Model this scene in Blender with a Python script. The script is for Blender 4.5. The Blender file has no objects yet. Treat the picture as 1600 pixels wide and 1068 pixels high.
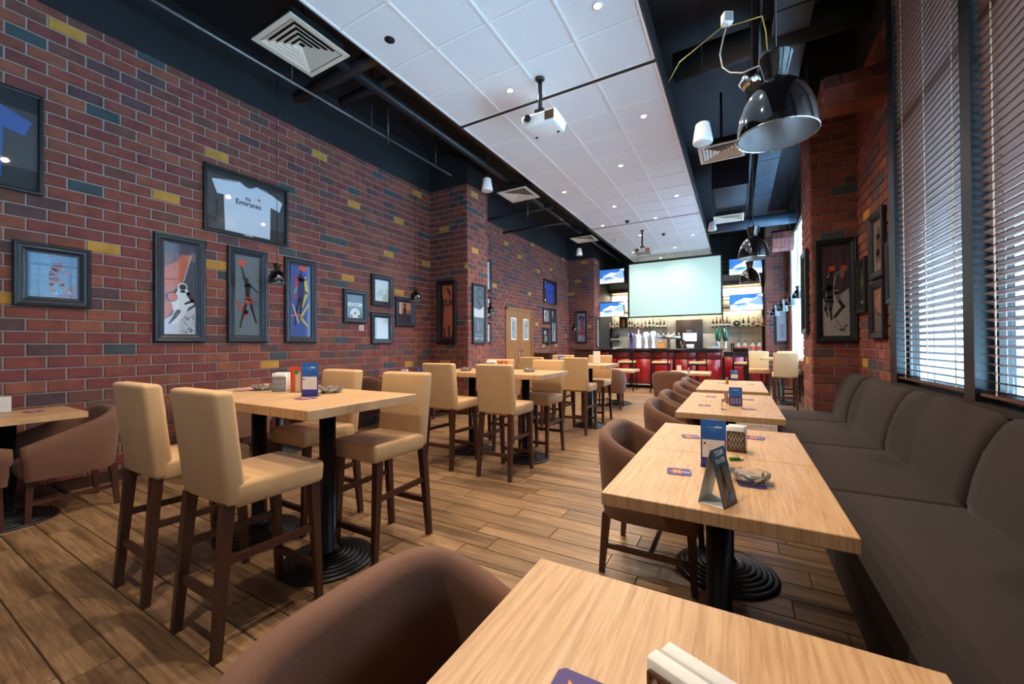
import bpy, bmesh, math, random
from mathutils import Vector, Matrix
random.seed(7)
PI = math.pi
SC = bpy.context.scene
COL = SC.collection

# ------------------------------------------------------------------ camera
FPX, YAW, PITCH, ROLL, CAMZ = 620.5, math.radians(29.62), math.radians(.46), math.radians(-.41), 1.28
_cy, _sy = math.cos(YAW), math.sin(YAW)
FWD = Vector((-_sy*math.cos(PITCH), _cy*math.cos(PITCH), math.sin(PITCH)))
_r = Vector((_cy, _sy, 0)); _u = _r.cross(FWD)
RGT = _r*math.cos(ROLL)+_u*math.sin(ROLL)
UPV = RGT.cross(FWD)
CAM = Vector((0, 0, CAMZ))
cd = bpy.data.cameras.new('camera'); cam = bpy.data.objects.new('camera', cd); COL.objects.link(cam)
cd.sensor_width = 36; cd.lens = FPX*36/1600; cd.clip_start = .02; cd.clip_end = 200
cam.matrix_world = Matrix(((RGT.x, UPV.x, -FWD.x, 0), (RGT.y, UPV.y, -FWD.y, 0), (RGT.z, UPV.z, -FWD.z, CAMZ), (0, 0, 0, 1)))
SC.camera = cam

# ------------------------------------------------------------------ world, exposure
w = bpy.data.worlds.new('sky'); SC.world = w; w.use_nodes = True
bg = w.node_tree.nodes['Background']
bg.inputs[0].default_value = (.46, .72, 1, 1); bg.inputs[1].default_value = 7
SC.view_settings.view_transform = 'Standard'; SC.view_settings.look = 'None'
SC.view_settings.exposure = .0; SC.view_settings.gamma = 1; SC.view_settings.use_curve_mapping = False
SC.cycles.use_denoising = True
SC.cycles.max_bounces = 8; SC.cycles.diffuse_bounces = 5; SC.cycles.transparent_max_bounces = 12
SC.cycles.caustics_reflective = False; SC.cycles.caustics_refractive = False
SC.cycles.sample_clamp_indirect = 4

def day_light(name, loc, rot, sx, sy, e, col=(.42, .72, 1)):
    l = bpy.data.lights.new(name, 'AREA'); l.shape = 'RECTANGLE'; l.size = sx; l.size_y = sy
    l.energy = e; l.color = col
    o = bpy.data.objects.new(name, l); COL.objects.link(o); o.location = loc; o.rotation_euler = rot
    return o
# daylight outside the windows of the right-hand wall, beyond the brick pier and beside the sofa
day_light('daylight_far_window', (2.2, 10.1, 2.4), (0, math.radians(90), 0), 3.2, 5.2, 2800)
day_light('daylight_near_window', (2.5, 1.6, .2), (0, math.radians(125), 0), 1.6, 6.4, 1700)

DOWNLIGHT_W = 200
LAMP_WARM = (1, .82, .62)

# ------------------------------------------------------------------ pixel helpers (a pixel gives a direction only)
def ray(u, v): return RGT*((u-800)/FPX) - UPV*((v-534)/FPX) + FWD
def onp(u, v, ax, val):
    d = ray(u, v); t = (val-CAM[ax])/d[ax]; return CAM+d*t
def proj_size(p, s):
    z = (Vector(p)-CAM).dot(FWD)
    if z < .1: return 0
    q = Vector(p)-CAM; u = 800+FPX*q.dot(RGT)/z; v = 534-FPX*q.dot(UPV)/z
    return s*FPX/z if -60 < u < 1660 and -60 < v < 1128 else 0

# ------------------------------------------------------------------ mesh builder
class MB:
    def __init__(s): s.v = []; s.f = []; s.sm = []; s.mi = []
    def add(s, vs, fs, smooth=False, mi=0):
        b = len(s.v); s.v += [tuple(p) for p in vs]
        for f in fs: s.f.append([b+i for i in f]); s.sm.append(smooth); s.mi.append(mi)
        return s
    def box(s, x0, x1, y0, y1, z0, z1, mi=0):
        return s.add([(x0,y0,z0),(x1,y0,z0),(x1,y1,z0),(x0,y1,z0),(x0,y0,z1),(x1,y0,z1),(x1,y1,z1),(x0,y1,z1)],
              [(0,3,2,1),(4,5,6,7),(0,1,5,4),(1,2,6,5),(2,3,7,6),(3,0,4,7)], False, mi)
    def bar(s, a, b, wa, ha, wb=None, hb=None, mi=0, up=(0, 0, 1)):
        """tapered rectangular bar from a to b"""
        wb = wb or wa; hb = hb or ha
        a = Vector(a); b = Vector(b); d = (b-a).normalized(); up = Vector(up)
        if abs(d.dot(up)) > .9: up = Vector((0, 1, 0))
        x = d.cross(up).normalized(); y = x.cross(d)
        vs = [a+x*i*wa/2+y*j*ha/2 for i, j in ((-1,-1),(1,-1),(1,1),(-1,1))]+[b+x*i*wb/2+y*j*hb/2 for i, j in ((-1,-1),(1,-1),(1,1),(-1,1))]
        return s.add(vs, [(3,2,1,0),(4,5,6,7),(0,1,5,4),(1,2,6,5),(2,3,7,6),(3,0,4,7)], False, mi)
    def tube(s, pts, r, n=8, mi=0, cap=True):
        pts = [Vector(p) for p in pts]; rings = []
        prev = None
        for i, p in enumerate(pts):
            d = (pts[min(i+1, len(pts)-1)]-pts[max(i-1, 0)]).normalized()
            if prev is None:
                x = d.cross(Vector((0, 0, 1)))
                if x.length < .1: x = d.cross(Vector((0, 1, 0)))
            else: x = prev-d*prev.dot(d)
            x.normalize(); prev = x; y = d.cross(x)
            rr = r[i] if isinstance(r, (list, tuple)) else r
            rings.append([p+(x*math.cos(2*PI*k/n)+y*math.sin(2*PI*k/n))*rr for k in range(n)])
        vs = [q for R in rings for q in R]; fs = []
        for i in range(len(pts)-1):
            for k in range(n):
                fs.append((i*n+k, i*n+(k+1)%n, (i+1)*n+(k+1)%n, (i+1)*n+k))
        s.add(vs, fs, True, mi)
        if cap:
            b = len(s.v)-len(vs)
            s.f.append([b+k for k in range(n)][::-1]); s.sm.append(False); s.mi.append(mi)
            s.f.append([b+(len(pts)-1)*n+k for k in range(n)]); s.sm.append(False); s.mi.append(mi)
        return s
    def lathe(s, prof, c=(0, 0, 0), n=24, mi=0, smooth=True):
        vs = []; fs = []
        for r, z in prof:
            for k in range(n):
                a = 2*PI*k/n; vs.append((c[0]+max(r, 1e-4)*math.cos(a), c[1]+max(r, 1e-4)*math.sin(a), c[2]+z))
        for i in range(len(prof)-1):
            for k in range(n):
                fs.append((i*n+k, i*n+(k+1)%n, (i+1)*n+(k+1)%n, (i+1)*n+k))
        return s.add(vs, fs, smooth, mi)
    def prism(s, pts, h0, h1, axis='y', mi=0, smooth=False):
        """pts: 2-d outline; extruded along axis from h0 to h1"""
        n = len(pts)
        def P(p, h):
            return {'y': (p[0], h, p[1]), 'x': (h, p[0], p[1]), 'z': (p[0], p[1], h)}[axis]
        vs = [P(p, h0) for p in pts]+[P(p, h1) for p in pts]
        s.add(vs, [(i, (i+1) % n, n+(i+1) % n, n+i) for i in range(n)], smooth, mi)
        b = len(s.v)-2*n
        s.f += [[b+i for i in range(n)][::-1], [b+n+i for i in range(n)]]; s.sm += [False]*2; s.mi += [mi]*2
        return s
    def rbox(s, c, d, r, seg=3, mi=0, tf=None):
        """rounded box centred c with size d"""
        bm = bmesh.new(); bmesh.ops.create_cube(bm, size=1)
        bmesh.ops.scale(bm, vec=d, verts=bm.verts)
        bmesh.ops.bevel(bm, geom=bm.edges[:], offset=r, segments=seg, profile=.5, affect='EDGES')
        vs = []
        for i, v in enumerate(bm.verts):
            v.index = i; p = v.co+Vector(c); vs.append(tf(p) if tf else p)
        fs = [[v.index for v in f.verts] for f in bm.faces]; bm.free()
        return s.add(vs, fs, True, mi)
    def mesh(s, name, mats):
        me = bpy.data.meshes.new(name); me.from_pydata(s.v, [], s.f)
        for m in (mats if isinstance(mats, (list, tuple)) else [mats]): me.materials.append(m)
        me.polygons.foreach_set('use_smooth', s.sm); me.polygons.foreach_set('material_index', s.mi)
        me.update(); return me
    def fix(s, name, mats):
        """mesh with normals made consistent"""
        me = s.mesh(name, mats); bm = bmesh.new(); bm.from_mesh(me)
        bmesh.ops.recalc_face_normals(bm, faces=bm.faces); bm.to_mesh(me); bm.free(); return me

def link(name, me, parent=None, loc=(0, 0, 0), rot=(0, 0, 0)):
    o = bpy.data.objects.new(name, me); COL.objects.link(o); o.location = loc; o.rotation_euler = rot
    if parent: o.parent = parent
    return o
def obj(name, mb, mat, parent=None, loc=(0, 0, 0), rot=(0, 0, 0), fix=True):
    return link(name, mb.fix(name, mat) if fix else mb.mesh(name, mat), parent, loc, rot)
def tag(o, label, cat, group=None):
    o['label'] = label; o['category'] = cat
    if group: o['group'] = group
    return o
def thing(name, label, cat, loc=(0, 0, 0), rz=0, group=None):
    o = bpy.data.objects.new(name, None); COL.objects.link(o); o.location = loc; o.rotation_euler = (0, 0, rz)
    o.empty_display_size = .1
    return tag(o, label, cat, group)
def struct(name, mb, mat, parent=None):
    o = obj(name, mb, mat, parent); o['kind'] = 'structure'; return o
def dup(root, loc, rz, label, group=None):
    r = root.copy(); COL.objects.link(r); r.location = loc; r.rotation_euler = (0, 0, rz); r['label'] = label
    if group: r['group'] = group
    for ch in list(root.children):
        c = ch.copy(); COL.objects.link(c); c.parent = r
        for g in list(ch.children):
            d = g.copy(); COL.objects.link(d); d.parent = c
    return r
def text_mesh(txt, size, mat, extrude=0.0004, bold=0):
    cu = bpy.data.curves.new('lettering', 'FONT'); cu.body = txt; cu.size = size; cu.extrude = extrude
    cu.align_x = 'CENTER'; cu.align_y = 'CENTER'; cu.offset = bold; cu.resolution_u = 3
    to = bpy.data.objects.new('lettering', cu)
    me = bpy.data.meshes.new_from_object(to)
    bpy.data.objects.remove(to); me.materials.clear(); me.materials.append(mat)
    return me

# ------------------------------------------------------------------ materials (procedural)
def lin(c):
    return tuple((x/255/12.92 if x/255 <= .04045 else ((x/255+.055)/1.055)**2.4) for x in c)+(1,)
MATS = {}
def mat(name, rgb, rough=.5, metal=0, var=.0, vscale=8, bump=0, bscale=40, coat=0, emit=None, es=0, spec=.5, stretch=None, sheen=0, alpha=1, trans=0, objcoord=False):
    if name in MATS: return MATS[name]
    m = bpy.data.materials.new(name); m.use_nodes = True; nt = m.node_tree; N = nt.nodes; L = nt.links
    b = N['Principled BSDF']; base = lin(rgb)
    b.inputs['Base Color'].default_value = base; b.inputs['Roughness'].default_value = rough
    b.inputs['Metallic'].default_value = metal; b.inputs['Coat Weight'].default_value = coat
    b.inputs['Specular IOR Level'].default_value = spec
    b.inputs['Sheen Weight'].default_value = sheen
    b.inputs['Transmission Weight'].default_value = trans
    if emit:
        b.inputs['Emission Color'].default_value = lin(emit); b.inputs['Emission Strength'].default_value = es
    if var or bump:
        if objcoord:
            tc = N.new('ShaderNodeTexCoord'); src = tc.outputs['Object']
        else:
            tc = N.new('ShaderNodeNewGeometry'); src = tc.outputs['Position']
        mp = N.new('ShaderNodeMapping'); L.new(src, mp.inputs['Vector'])
        if stretch: mp.inputs['Scale'].default_value = stretch
    if var:
        n = N.new('ShaderNodeTexNoise'); n.inputs['Scale'].default_value = vscale; n.inputs['Detail'].default_value = 5
        L.new(mp.outputs[0], n.inputs['Vector'])
        r = N.new('ShaderNodeValToRGB'); L.new(n.outputs['Fac'], r.inputs[0])
        r.color_ramp.elements[0].position = .3; r.color_ramp.elements[1].position = .7
        r.color_ramp.elements[0].color = tuple(x*(1-var) for x in base[:3])+(1,)
        r.color_ramp.elements[1].color = tuple(min(1, x*(1+var)) for x in base[:3])+(1,)
        L.new(r.outputs[0], b.inputs['Base Color'])
    if bump:
        n = N.new('ShaderNodeTexNoise'); n.inputs['Scale'].default_value = bscale; n.inputs['Detail'].default_value = 3
        L.new(mp.outputs[0], n.inputs['Vector'])
        bp = N.new('ShaderNodeBump'); bp.inputs['Strength'].default_value = bump; bp.inputs['Distance'].default_value = .01
        L.new(n.outputs['Fac'], bp.inputs['Height']); L.new(bp.outputs[0], b.inputs['Normal'])
    MATS[name] = m; return m
def wood(name, cols, rough, stretch, scale=1.0, island=0.0, bump=.05, coat=0):
    """streaky grain between three tones; island > 0 adds board-to-board variation"""
    m = bpy.data.materials.new(name); m.use_nodes = True; nt = m.node_tree; N = nt.nodes; L = nt.links
    b = N['Principled BSDF']; b.inputs['Roughness'].default_value = rough; b.inputs['Coat Weight'].default_value = coat
    g = N.new('ShaderNodeNewGeometry'); mp = N.new('ShaderNodeMapping'); L.new(g.outputs['Position'], mp.inputs['Vector'])
    mp.inputs['Scale'].default_value = stretch
    n1 = N.new('ShaderNodeTexNoise'); n1.inputs['Scale'].default_value = scale; n1.inputs['Detail'].default_value = 8
    n1.inputs['Roughness'].default_value = .62; n1.inputs['Distortion'].default_value = .6
    vec = mp.outputs[0]
    if island:
        oi = N.new('ShaderNodeObjectInfo'); ad = N.new('ShaderNodeMath'); ad.operation = 'ADD'
        L.new(oi.outputs['Random'], ad.inputs[0]); L.new(g.outputs['Random Per Island'], ad.inputs[1])
        fr = N.new('ShaderNodeMath'); fr.operation = 'FRACT'; L.new(ad.outputs[0], fr.inputs[0])
        mu = N.new('ShaderNodeMath'); mu.operation = 'MULTIPLY'; mu.inputs[1].default_value = 40; L.new(fr.outputs[0], mu.inputs[0])
        va = N.new('ShaderNodeVectorMath'); va.operation = 'ADD'; L.new(mp.outputs[0], va.inputs[0]); L.new(mu.outputs[0], va.inputs[1])
        vec = va.outputs[0]
    L.new(vec, n1.inputs['Vector'])
    r = N.new('ShaderNodeValToRGB'); L.new(n1.outputs['Fac'], r.inputs[0])
    e = r.color_ramp.elements; e[0].position = .28; e[1].position = .72
    e[0].color = lin(cols[0]); e[1].color = lin(cols[2]); x = e.new(.5); x.color = lin(cols[1])
    out = r.outputs[0]
    if island:
        hs = N.new('ShaderNodeHueSaturation'); L.new(out, hs.inputs['Color'])
        mr = N.new('ShaderNodeMapRange'); L.new(fr.outputs[0], mr.inputs[0]); mr.inputs[3].default_value = 1-island; mr.inputs[4].default_value = 1+island
        L.new(mr.outputs[0], hs.inputs['Value']); out = hs.outputs[0]
        # worn knots and dark saw marks, same for every board
        n2 = N.new('ShaderNodeTexNoise'); n2.inputs['Scale'].default_value = .35; n2.inputs['Detail'].default_value = 4; L.new(vec, n2.inputs['Vector'])
        r2 = N.new('ShaderNodeValToRGB'); L.new(n2.outputs['Fac'], r2.inputs[0]); r2.color_ramp.elements[0].position = .36; r2.color_ramp.elements[1].position = .5
        r2.color_ramp.elements[0].color = (.42, .38, .34, 1)
        mx = N.new('ShaderNodeMix'); mx.data_type = 'RGBA'; mx.blend_type = 'MULTIPLY'; mx.inputs[0].default_value = .8
        L.new(out, mx.inputs[6]); L.new(r2.outputs[0], mx.inputs[7]); out = mx.outputs[2]
    L.new(out, b.inputs['Base Color'])
    bp = N.new('ShaderNodeBump'); bp.inputs['Strength'].default_value = bump; bp.inputs['Distance'].default_value = .004
    L.new(n1.outputs['Fac'], bp.inputs['Height']); L.new(bp.outputs[0], b.inputs['Normal'])
    MATS[name] = m; return m
def glass_thin(name, tint=(1, 1, 1), refl=.035):
    m = bpy.data.materials.new(name); m.use_nodes = True; nt = m.node_tree; N = nt.nodes; L = nt.links
    N.remove(N['Principled BSDF']); o = N['Material Output']
    t = N.new('ShaderNodeBsdfTransparent'); t.inputs[0].default_value = tint+(1,)
    g = N.new('ShaderNodeBsdfGlossy'); g.inputs['Roughness'].default_value = .03
    lw = N.new('ShaderNodeLayerWeight'); lw.inputs[0].default_value = .5
    pw = N.new('ShaderNodeMath'); pw.operation = 'POWER'; L.new(lw.outputs['Facing'], pw.inputs[0]); pw.inputs[1].default_value = 4
    mr = N.new('ShaderNodeMapRange'); L.new(pw.outputs[0], mr.inputs[0]); mr.inputs[3].default_value = refl; mr.inputs[4].default_value = .9
    mx = N.new('ShaderNodeMixShader'); L.new(mr.outputs[0], mx.inputs[0])
    L.new(t.outputs[0], mx.inputs[1]); L.new(g.outputs[0], mx.inputs[2]); L.new(mx.outputs[0], o.inputs[0])
    MATS[name] = m; return m
M = MATS
BRICK = [mat('brick_red', (124, 65, 53), .8, var=.22, vscale=9, bump=.25, bscale=60), mat('brick_rust', (134, 76, 57), .8, var=.22, vscale=9, bump=.25, bscale=60),
         mat('brick_wine', (116, 58, 54), .8, var=.22, vscale=9, bump=.25, bscale=60), mat('brick_brown', (104, 65, 54), .8, var=.25, vscale=9, bump=.25, bscale=60),
         mat('brick_plum', (84, 60, 62), .8, var=.25, vscale=9, bump=.25, bscale=60), mat('brick_slate', (60, 70, 74), .8, var=.2, vscale=9, bump=.25, bscale=60),
         mat('brick_yellow', (184, 134, 54), .8, var=.18, vscale=9, bump=.25, bscale=60)]
mat('mortar', (150, 141, 134), .95, var=.12, vscale=20)
mat('black_paint', (26, 32, 38), .75, var=.1, vscale=3)
mat('black_soffit', (24, 34, 44), .6, var=.15, vscale=2)
mat('duct_grey', (58, 74, 88), .5, .3, var=.2, vscale=3)
mat('pipe_black', (40, 42, 47), .35, .2, var=.1, vscale=6)
mat('pipe_steel', (120, 124, 130), .35, .8)
mat('tile_white', (226, 229, 232), .9, var=.015, vscale=30)
mat('tbar_white', (236, 237, 238), .6)
mat('bounce_plaster', (186, 172, 152), .9, var=.05, vscale=3)  # pale tone chosen to bounce fill light into the room
mat('slot_black', (14, 14, 16), .7)
mat('raft_edge', (38, 40, 44), .5)
mat('offwhite_metal', (216, 208, 192), .5)
mat('dark_gap', (8, 8, 9), .9)
wood('plank', ((98, 74, 52), (138, 107, 77), (164, 134, 100)), .42, (2.2, 34, 8), 1.5, .2, .25)
mat('floor_joint', (52, 40, 30), .9)
wood('table_oak', ((172, 128, 86), (200, 158, 114), (216, 178, 136)), .42, (55, 2.6, 2.6), 1.5, 0, .03, 0)
wood('door_oak', ((116, 74, 38), (144, 96, 52), (164, 114, 68)), .45, (20, 20, 1.4), 1.4)
mat('dark_wood', (66, 40, 30), .35, var=.25, vscale=4, stretch=(12, 12, 1.5))
mat('tan_fabric', (198, 158, 110), .85, var=.05, vscale=5, bump=.3, bscale=13, sheen=.15)
mat('brown_suede', (112, 76, 58), .88, var=.10, vscale=7, bump=.12, bscale=300, sheen=.1)
mat('sofa_suede', (34, 20, 16), .9, var=.12, vscale=5, bump=.12, bscale=220, sheen=.06)
mat('sofa_seam', (34, 26, 24), .9)
mat('cast_iron', (24, 25, 28), .38, .3)
mat('pole_black', (28, 28, 31), .3, .4)
mat('frame_black', (24, 29, 36), .38, .1, coat=.15)
mat('frame_flat', (16, 17, 20), .45)
mat('lamp_gloss', (12, 12, 14), .08, 0, coat=1)
mat('lamp_inside', (168, 160, 158), .35, .6, var=.15, vscale=14)
mat('cable_black', (14, 14, 15), .6)
mat('white_plastic', (226, 226, 224), .45)
mat('grey_plastic', (130, 132, 134), .5)
mat('dark_plastic', (24, 25, 28), .4)
mat('chrome', (200, 204, 210), .15, 1)
mat('paper_white', (238, 236, 230), .8)
mat('napkin', (232, 230, 226), .9, bump=.1, bscale=80)
mat('bronze', (92, 66, 44), .4, .5)
mat('print_blue', (28, 84, 158), .5)
mat('print_blue_dark', (48, 44, 120), .5)
mat('print_red', (206, 62, 38), .5)
mat('print_green', (38, 128, 62), .5)
mat('print_teal', (34, 62, 66), .5)
mat('print_gold', (168, 128, 60), .5)
mat('print_amber', (196, 110, 40), .5)
mat('coaster_purple', (72, 52, 122), .6)
mat('coaster_orange', (232, 140, 60), .6)
mat('bar_red', (150, 22, 24), .25, coat=.5, var=.12, vscale=3)
mat('bar_dark', (30, 22, 24), .3, coat=.3)
mat('marble_cream', (220, 212, 192), .35, var=.1, vscale=2.2, stretch=(1, 1, 2.5))
mat('panel_brown', (62, 42, 38), .5)
mat('shelf_glass', (120, 130, 130), .2)
mat('bottle_dark', (34, 30, 24), .15)
mat('bottle_green', (22, 66, 48), .12)
mat('bottle_clear', (176, 178, 170), .12)
mat('bottle_amber', (96, 52, 24), .15)
mat('shirt_white', (212, 226, 240), .8, bump=.08, bscale=40)
mat('shirt_blue', (24, 82, 190), .8)
mat('ink_black', (22, 24, 30), .7)
mat('backing_dark', (38, 42, 46), .6)
mat('blind_brown', (86, 55, 45), .4, var=.06, vscale=5)
mat('cord_light_dots', (220, 210, 200), .8)  # pale colour stands for light coming through the slat slots
mat('window_black', (13, 17, 21), .4)
mat('paving', (238, 238, 236), .9)
mat('yellow_wire', (128, 124, 34), .5)
mat('white_wire', (150, 150, 144), .5)
mat('downlight_glow', (255, 240, 215), .5, emit=(255, 232, 200), es=14)
mat('screen_white', (120, 140, 138), .6, emit=(205, 244, 238), es=.62)
mat('tv_sky', (60, 120, 200), .3, emit=(58, 124, 214), es=.9)
mat('tv_cloud', (235, 242, 250), .3, emit=(232, 242, 255), es=1.0)
mat('tv_mist', (160, 195, 235), .3, emit=(150, 192, 240), es=.95)
mat('cove_glow', (255, 230, 180), .5, emit=(255, 214, 150), es=5)
mat('exit_green', (20, 160, 90), .5, emit=(40, 220, 140), es=1.2)
mat('tap_glow', (200, 205, 255), .3, emit=(190, 200, 255), es=1.0)
mat('pos_screen', (230, 236, 240), .3, emit=(220, 232, 245), es=.9)
glass_thin('picture_glass'); glass_thin('window_glass', (.93, .97, .98))
def shade_cloth(name, rgb):
    m = bpy.data.materials.new(name); m.use_nodes = True; nt = m.node_tree; N = nt.nodes; L = nt.links
    N.remove(N['Principled BSDF']); d = N.new('ShaderNodeBsdfDiffuse'); t = N.new('ShaderNodeBsdfTranslucent'); mx = N.new('ShaderNodeMixShader'); mx.inputs[0].default_value = .55
    d.inputs[0].default_value = lin(rgb); t.inputs[0].default_value = lin(rgb)
    L.new(d.outputs[0], mx.inputs[1]); L.new(t.outputs[0], mx.inputs[2]); L.new(mx.outputs[0], N['Material Output'].inputs[0]); MATS[name] = m
shade_cloth('shade_white', (244, 246, 250))
def flat(rgb):
    return mat('print_%02x%02x%02x' % rgb, rgb, .55)
def glassy(name, tint):
    m = bpy.data.materials.new(name); m.use_nodes = True; b = m.node_tree.nodes['Principled BSDF']
    b.inputs['Base Color'].default_value = tint+(1,); b.inputs['Roughness'].default_value = .02; b.inputs['Transmission Weight'].default_value = 1; b.inputs['IOR'].default_value = 1.45
    MATS[name] = m
mat('crystal', (244, 247, 250), .02, trans=.9)
glassy('clear_glass', (.97, .98, 1)); glassy('green_glass', (.12, .62, .45))
# ================================================================== STRUCTURE
WL, XW = -5.25, 1.228            # left wall plane, right wall plane
YP, YP2 = 6.0, 13.34             # front faces of the two pairs of brick piers
XPL, XPR, XPR2 = -4.35, .79, .72
YB, YE = -2.6, 15.7              # back wall behind the camera, end wall behind the bar
ZB, ZT = 4.29, 5.0               # brick top, black soffit
BL, BH, JT = .2375, .107, .012   # brick pitch, course pitch, joint
BCACHE = {}
def brick_geo(ax, n, l, h):
    """chamfered brick face, centred on the wall plane"""
    d = .010; c = .003; L2, H2 = l/2, h/2
    pts = []
    for (k, e) in ((0, 0), (d, c)):
        for i, j in ((-1, -1), (1, -1), (1, 1), (-1, 1)):
            a = i*(L2-e); z = j*(H2-e)
            pts.append((n*k, a, z) if ax == 0 else (a, n*k, z))
    return pts, [(3, 2, 1, 0), (4, 5, 6, 7), (0, 1, 5, 4), (1, 2, 6, 5), (2, 3, 7, 6), (3, 0, 4, 7)]
def bricks(parent, ax, plane, n, a0, a1, z0, z1, zl, aj, holes=(), marks=(), limit=300, rnd=1):
    R = random.Random(rnd); mk = {}
    def idx(a, z):
        r = math.floor((z-zl)/BH); off = aj+(BL/2 if r % 2 else 0)
        return r, math.floor((a-off)/BL)
    for u, v, m in marks:
        p = onp(u, v, ax, plane); mk[idx(p[1-ax], p.z)] = m
    items = []
    for r in range(math.floor((z0-zl)/BH), math.ceil((z1-zl)/BH)):
        off = aj+(BL/2 if r % 2 else 0)
        zb = max(z0, zl+r*BH+JT/2); zt = min(z1, zl+(r+1)*BH-JT/2)
        if zt-zb < .02: continue
        for k in range(math.floor((a0-off)/BL), math.ceil((a1-off)/BL)+1):
            b0 = max(a0, off+k*BL+JT/2); b1 = min(a1, off+(k+1)*BL-JT/2)
            if b1-b0 < .025: continue
            segs = [(b0, b1)]
            for (h0, h1, hz0, hz1) in holes:
                if zt > hz0+.01 and zb < hz1-.01:
                    ns = []
                    for s0, s1 in segs:
                        if s1 <= h0 or s0 >= h1: ns.append((s0, s1)); continue
                        if s0 < h0-.02: ns.append((s0, h0-.002))
                        if s1 > h1+.02: ns.append((h1+.002, s1))
                    segs = ns
            x = R.random()
            m = mk.get((r, k))
            if m is None:
                m = 0 if x < .32 else 1 if x < .50 else 2 if x < .74 else 3 if x < .87 else 4 if x < .975 else 5 if x < .982 else 6 if not marks and x > .988 else 0
            for s0, s1 in segs:
                ca = (s0+s1)/2; cz = (zb+zt)/2
                p = (plane, ca, cz) if ax == 0 else (ca, plane, cz)
                items.append((proj_size(p, BL), p, round(s1-s0, 4), round(zt-zb, 4), m, R.random()))
    items.sort(key=lambda t: -t[0])
    rest = MB()
    for i, (s, p, l, h, m, q) in enumerate(items):
        if i < limit and s > 7:
            key = (ax, n, l, h, m)
            if key not in BCACHE:
                vs, fs = brick_geo(ax, n, l, h); BCACHE[key] = MB().add(vs, fs).fix('brick', BRICK[m])
            d = [0, 0, 0]; d[ax] = n*(q-.5)*.003
            link('brick', BCACHE[key], parent, (p[0]+d[0], p[1]+d[1], p[2]))
        else:
            vs, fs = brick_geo(ax, n, l, h)
            rest.add([(a+p[0], b+p[1], c+p[2]) for a, b, c in vs], fs if n*(1 if ax == 0 else -1) > 0 else [f[::-1] for f in fs], False, m)
    if rest.v:
        o = obj('brick_field', rest, BRICK, parent, fix=False); o['kind'] = 'stuff'

# floor: slab, boards, joints
fl = struct('floor', MB().box(WL-.3, XW+.3, YB, YE+.3, -.15, -.006), M['floor_joint'])
PW = .162
items = []
Rf = random.Random(3)
y = .475-PW*20
row = 0
while y < 15.6:
    x = WL - Rf.random()*.9
    while x < XW:
        ln = .9
        x0 = max(WL, x+.0015); x1 = min(XW, x+ln-.0015)
        if x1-x0 > .05 and y > YB:
            items.append((proj_size(((x0+x1)/2, y+PW/2, 0), PW)*(1 if y > -.1 else 0), (x0+x1)/2, y+PW/2, round(x1-x0, 3)))
        x += ln
    y += PW; row += 1
items.sort(key=lambda t: -t[0])
def board(l, wd):
    c = .002
    vs = [(-l/2, -wd/2, -.006), (l/2, -wd/2, -.006), (l/2, wd/2, -.006), (-l/2, wd/2, -.006)]
    vs += [(-l/2+c, -wd/2+c, 0), (l/2-c, -wd/2+c, 0), (l/2-c, wd/2-c, 0), (-l/2+c, wd/2-c, 0)]
    return vs, [(4, 5, 6, 7), (0, 1, 5, 4), (1, 2, 6, 5), (2, 3, 7, 6), (3, 0, 4, 7), (3, 2, 1, 0)]
pc = {}; rest = MB()
for i, (s, cx, cy, l) in enumerate(items):
    vs, fs = board(l, PW-.004)
    if i < 300 and s > 0:
        if l not in pc: pc[l] = MB().add(vs, fs).mesh('plank', M['plank'])
        link('plank', pc[l], fl, (cx, cy, 0))
    else: rest.add([(a+cx, b+cy, c) for a, b, c in vs], fs)
o = obj('plank_field', rest, M['plank'], fl, fix=False); o['kind'] = 'stuff'

# left wall ------------------------------------------------------------------
zl = onp(162, 536.7, 0, WL).z; aj = onp(161.5, 545, 0, WL).y
r0 = math.floor((zl-.05-zl)/BH); aj = aj - (BL/2 if r0 % 2 else 0)
yl = struct('wall_left', MB().box(WL-.25, WL, YB, YP+.01, 0, ZT), M['mortar'])
YEL = [(75,37),(162,393),(278,309),(355,248),(337,419),(506,250),(557,323),(545,430),(623,346),(607,394),(652,305),(625,453),(632,568),(7,468),(415,570),(662,410)]
SLA = [(20,49),(259,105),(188,185),(134,301),(187,545),(458,298),(556,302),(608,304),(536,376),(615,386),(456,391),(342,433),(430,554),(526,531),(600,570),(665,370),(648,430)]
bricks(yl, 0, WL, 1, YB, YP, .1, ZB, zl, aj, marks=[(u, v, 6) for u, v in YEL]+[(u, v, 5) for u, v in SLA])
DY0, DY1, DZ = 8.88, 10.42, 2.29
yl2 = struct('wall_left_far', MB().box(WL-.25, WL, YP+.6, YP2+.6, 0, ZT), M['mortar'])
YEL2 = [(794,384),(813,402),(841,425),(862,422),(882,407),(834,384),(776,445),(828,458),(837,508),(848,540),(867,540)]
SLA2 = [(825,396),(803,434),(797,474),(791,388),(839,430),(822,457),(866,548),(836,530),(875,540)]
bricks(yl2, 0, WL, 1, YP+.6, YP2+.02, .1, ZB, zl, aj, holes=[(DY0, DY1, 0, DZ)], marks=[(u, v, 6) for u, v in YEL2]+[(u, v, 5) for u, v in SLA2], limit=0)
def pier(name, x0, x1, y0, y1, fx, mf, ms, side, rnd):
    p = struct(name, MB().box(x0, x1, y0, y1, 0, ZT), M['mortar'])
    bricks(p, 1, y0, -1, x0, x1, .1, ZB, zl, x0 if side > 0 else x1, marks=mf, limit=160, rnd=rnd)
    sx = x1 if side > 0 else x0
    bricks(p, 0, sx, side, y0, y1, .1, ZB, zl, y0+BL/2, marks=ms, limit=140, rnd=rnd+1)
    return p
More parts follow.
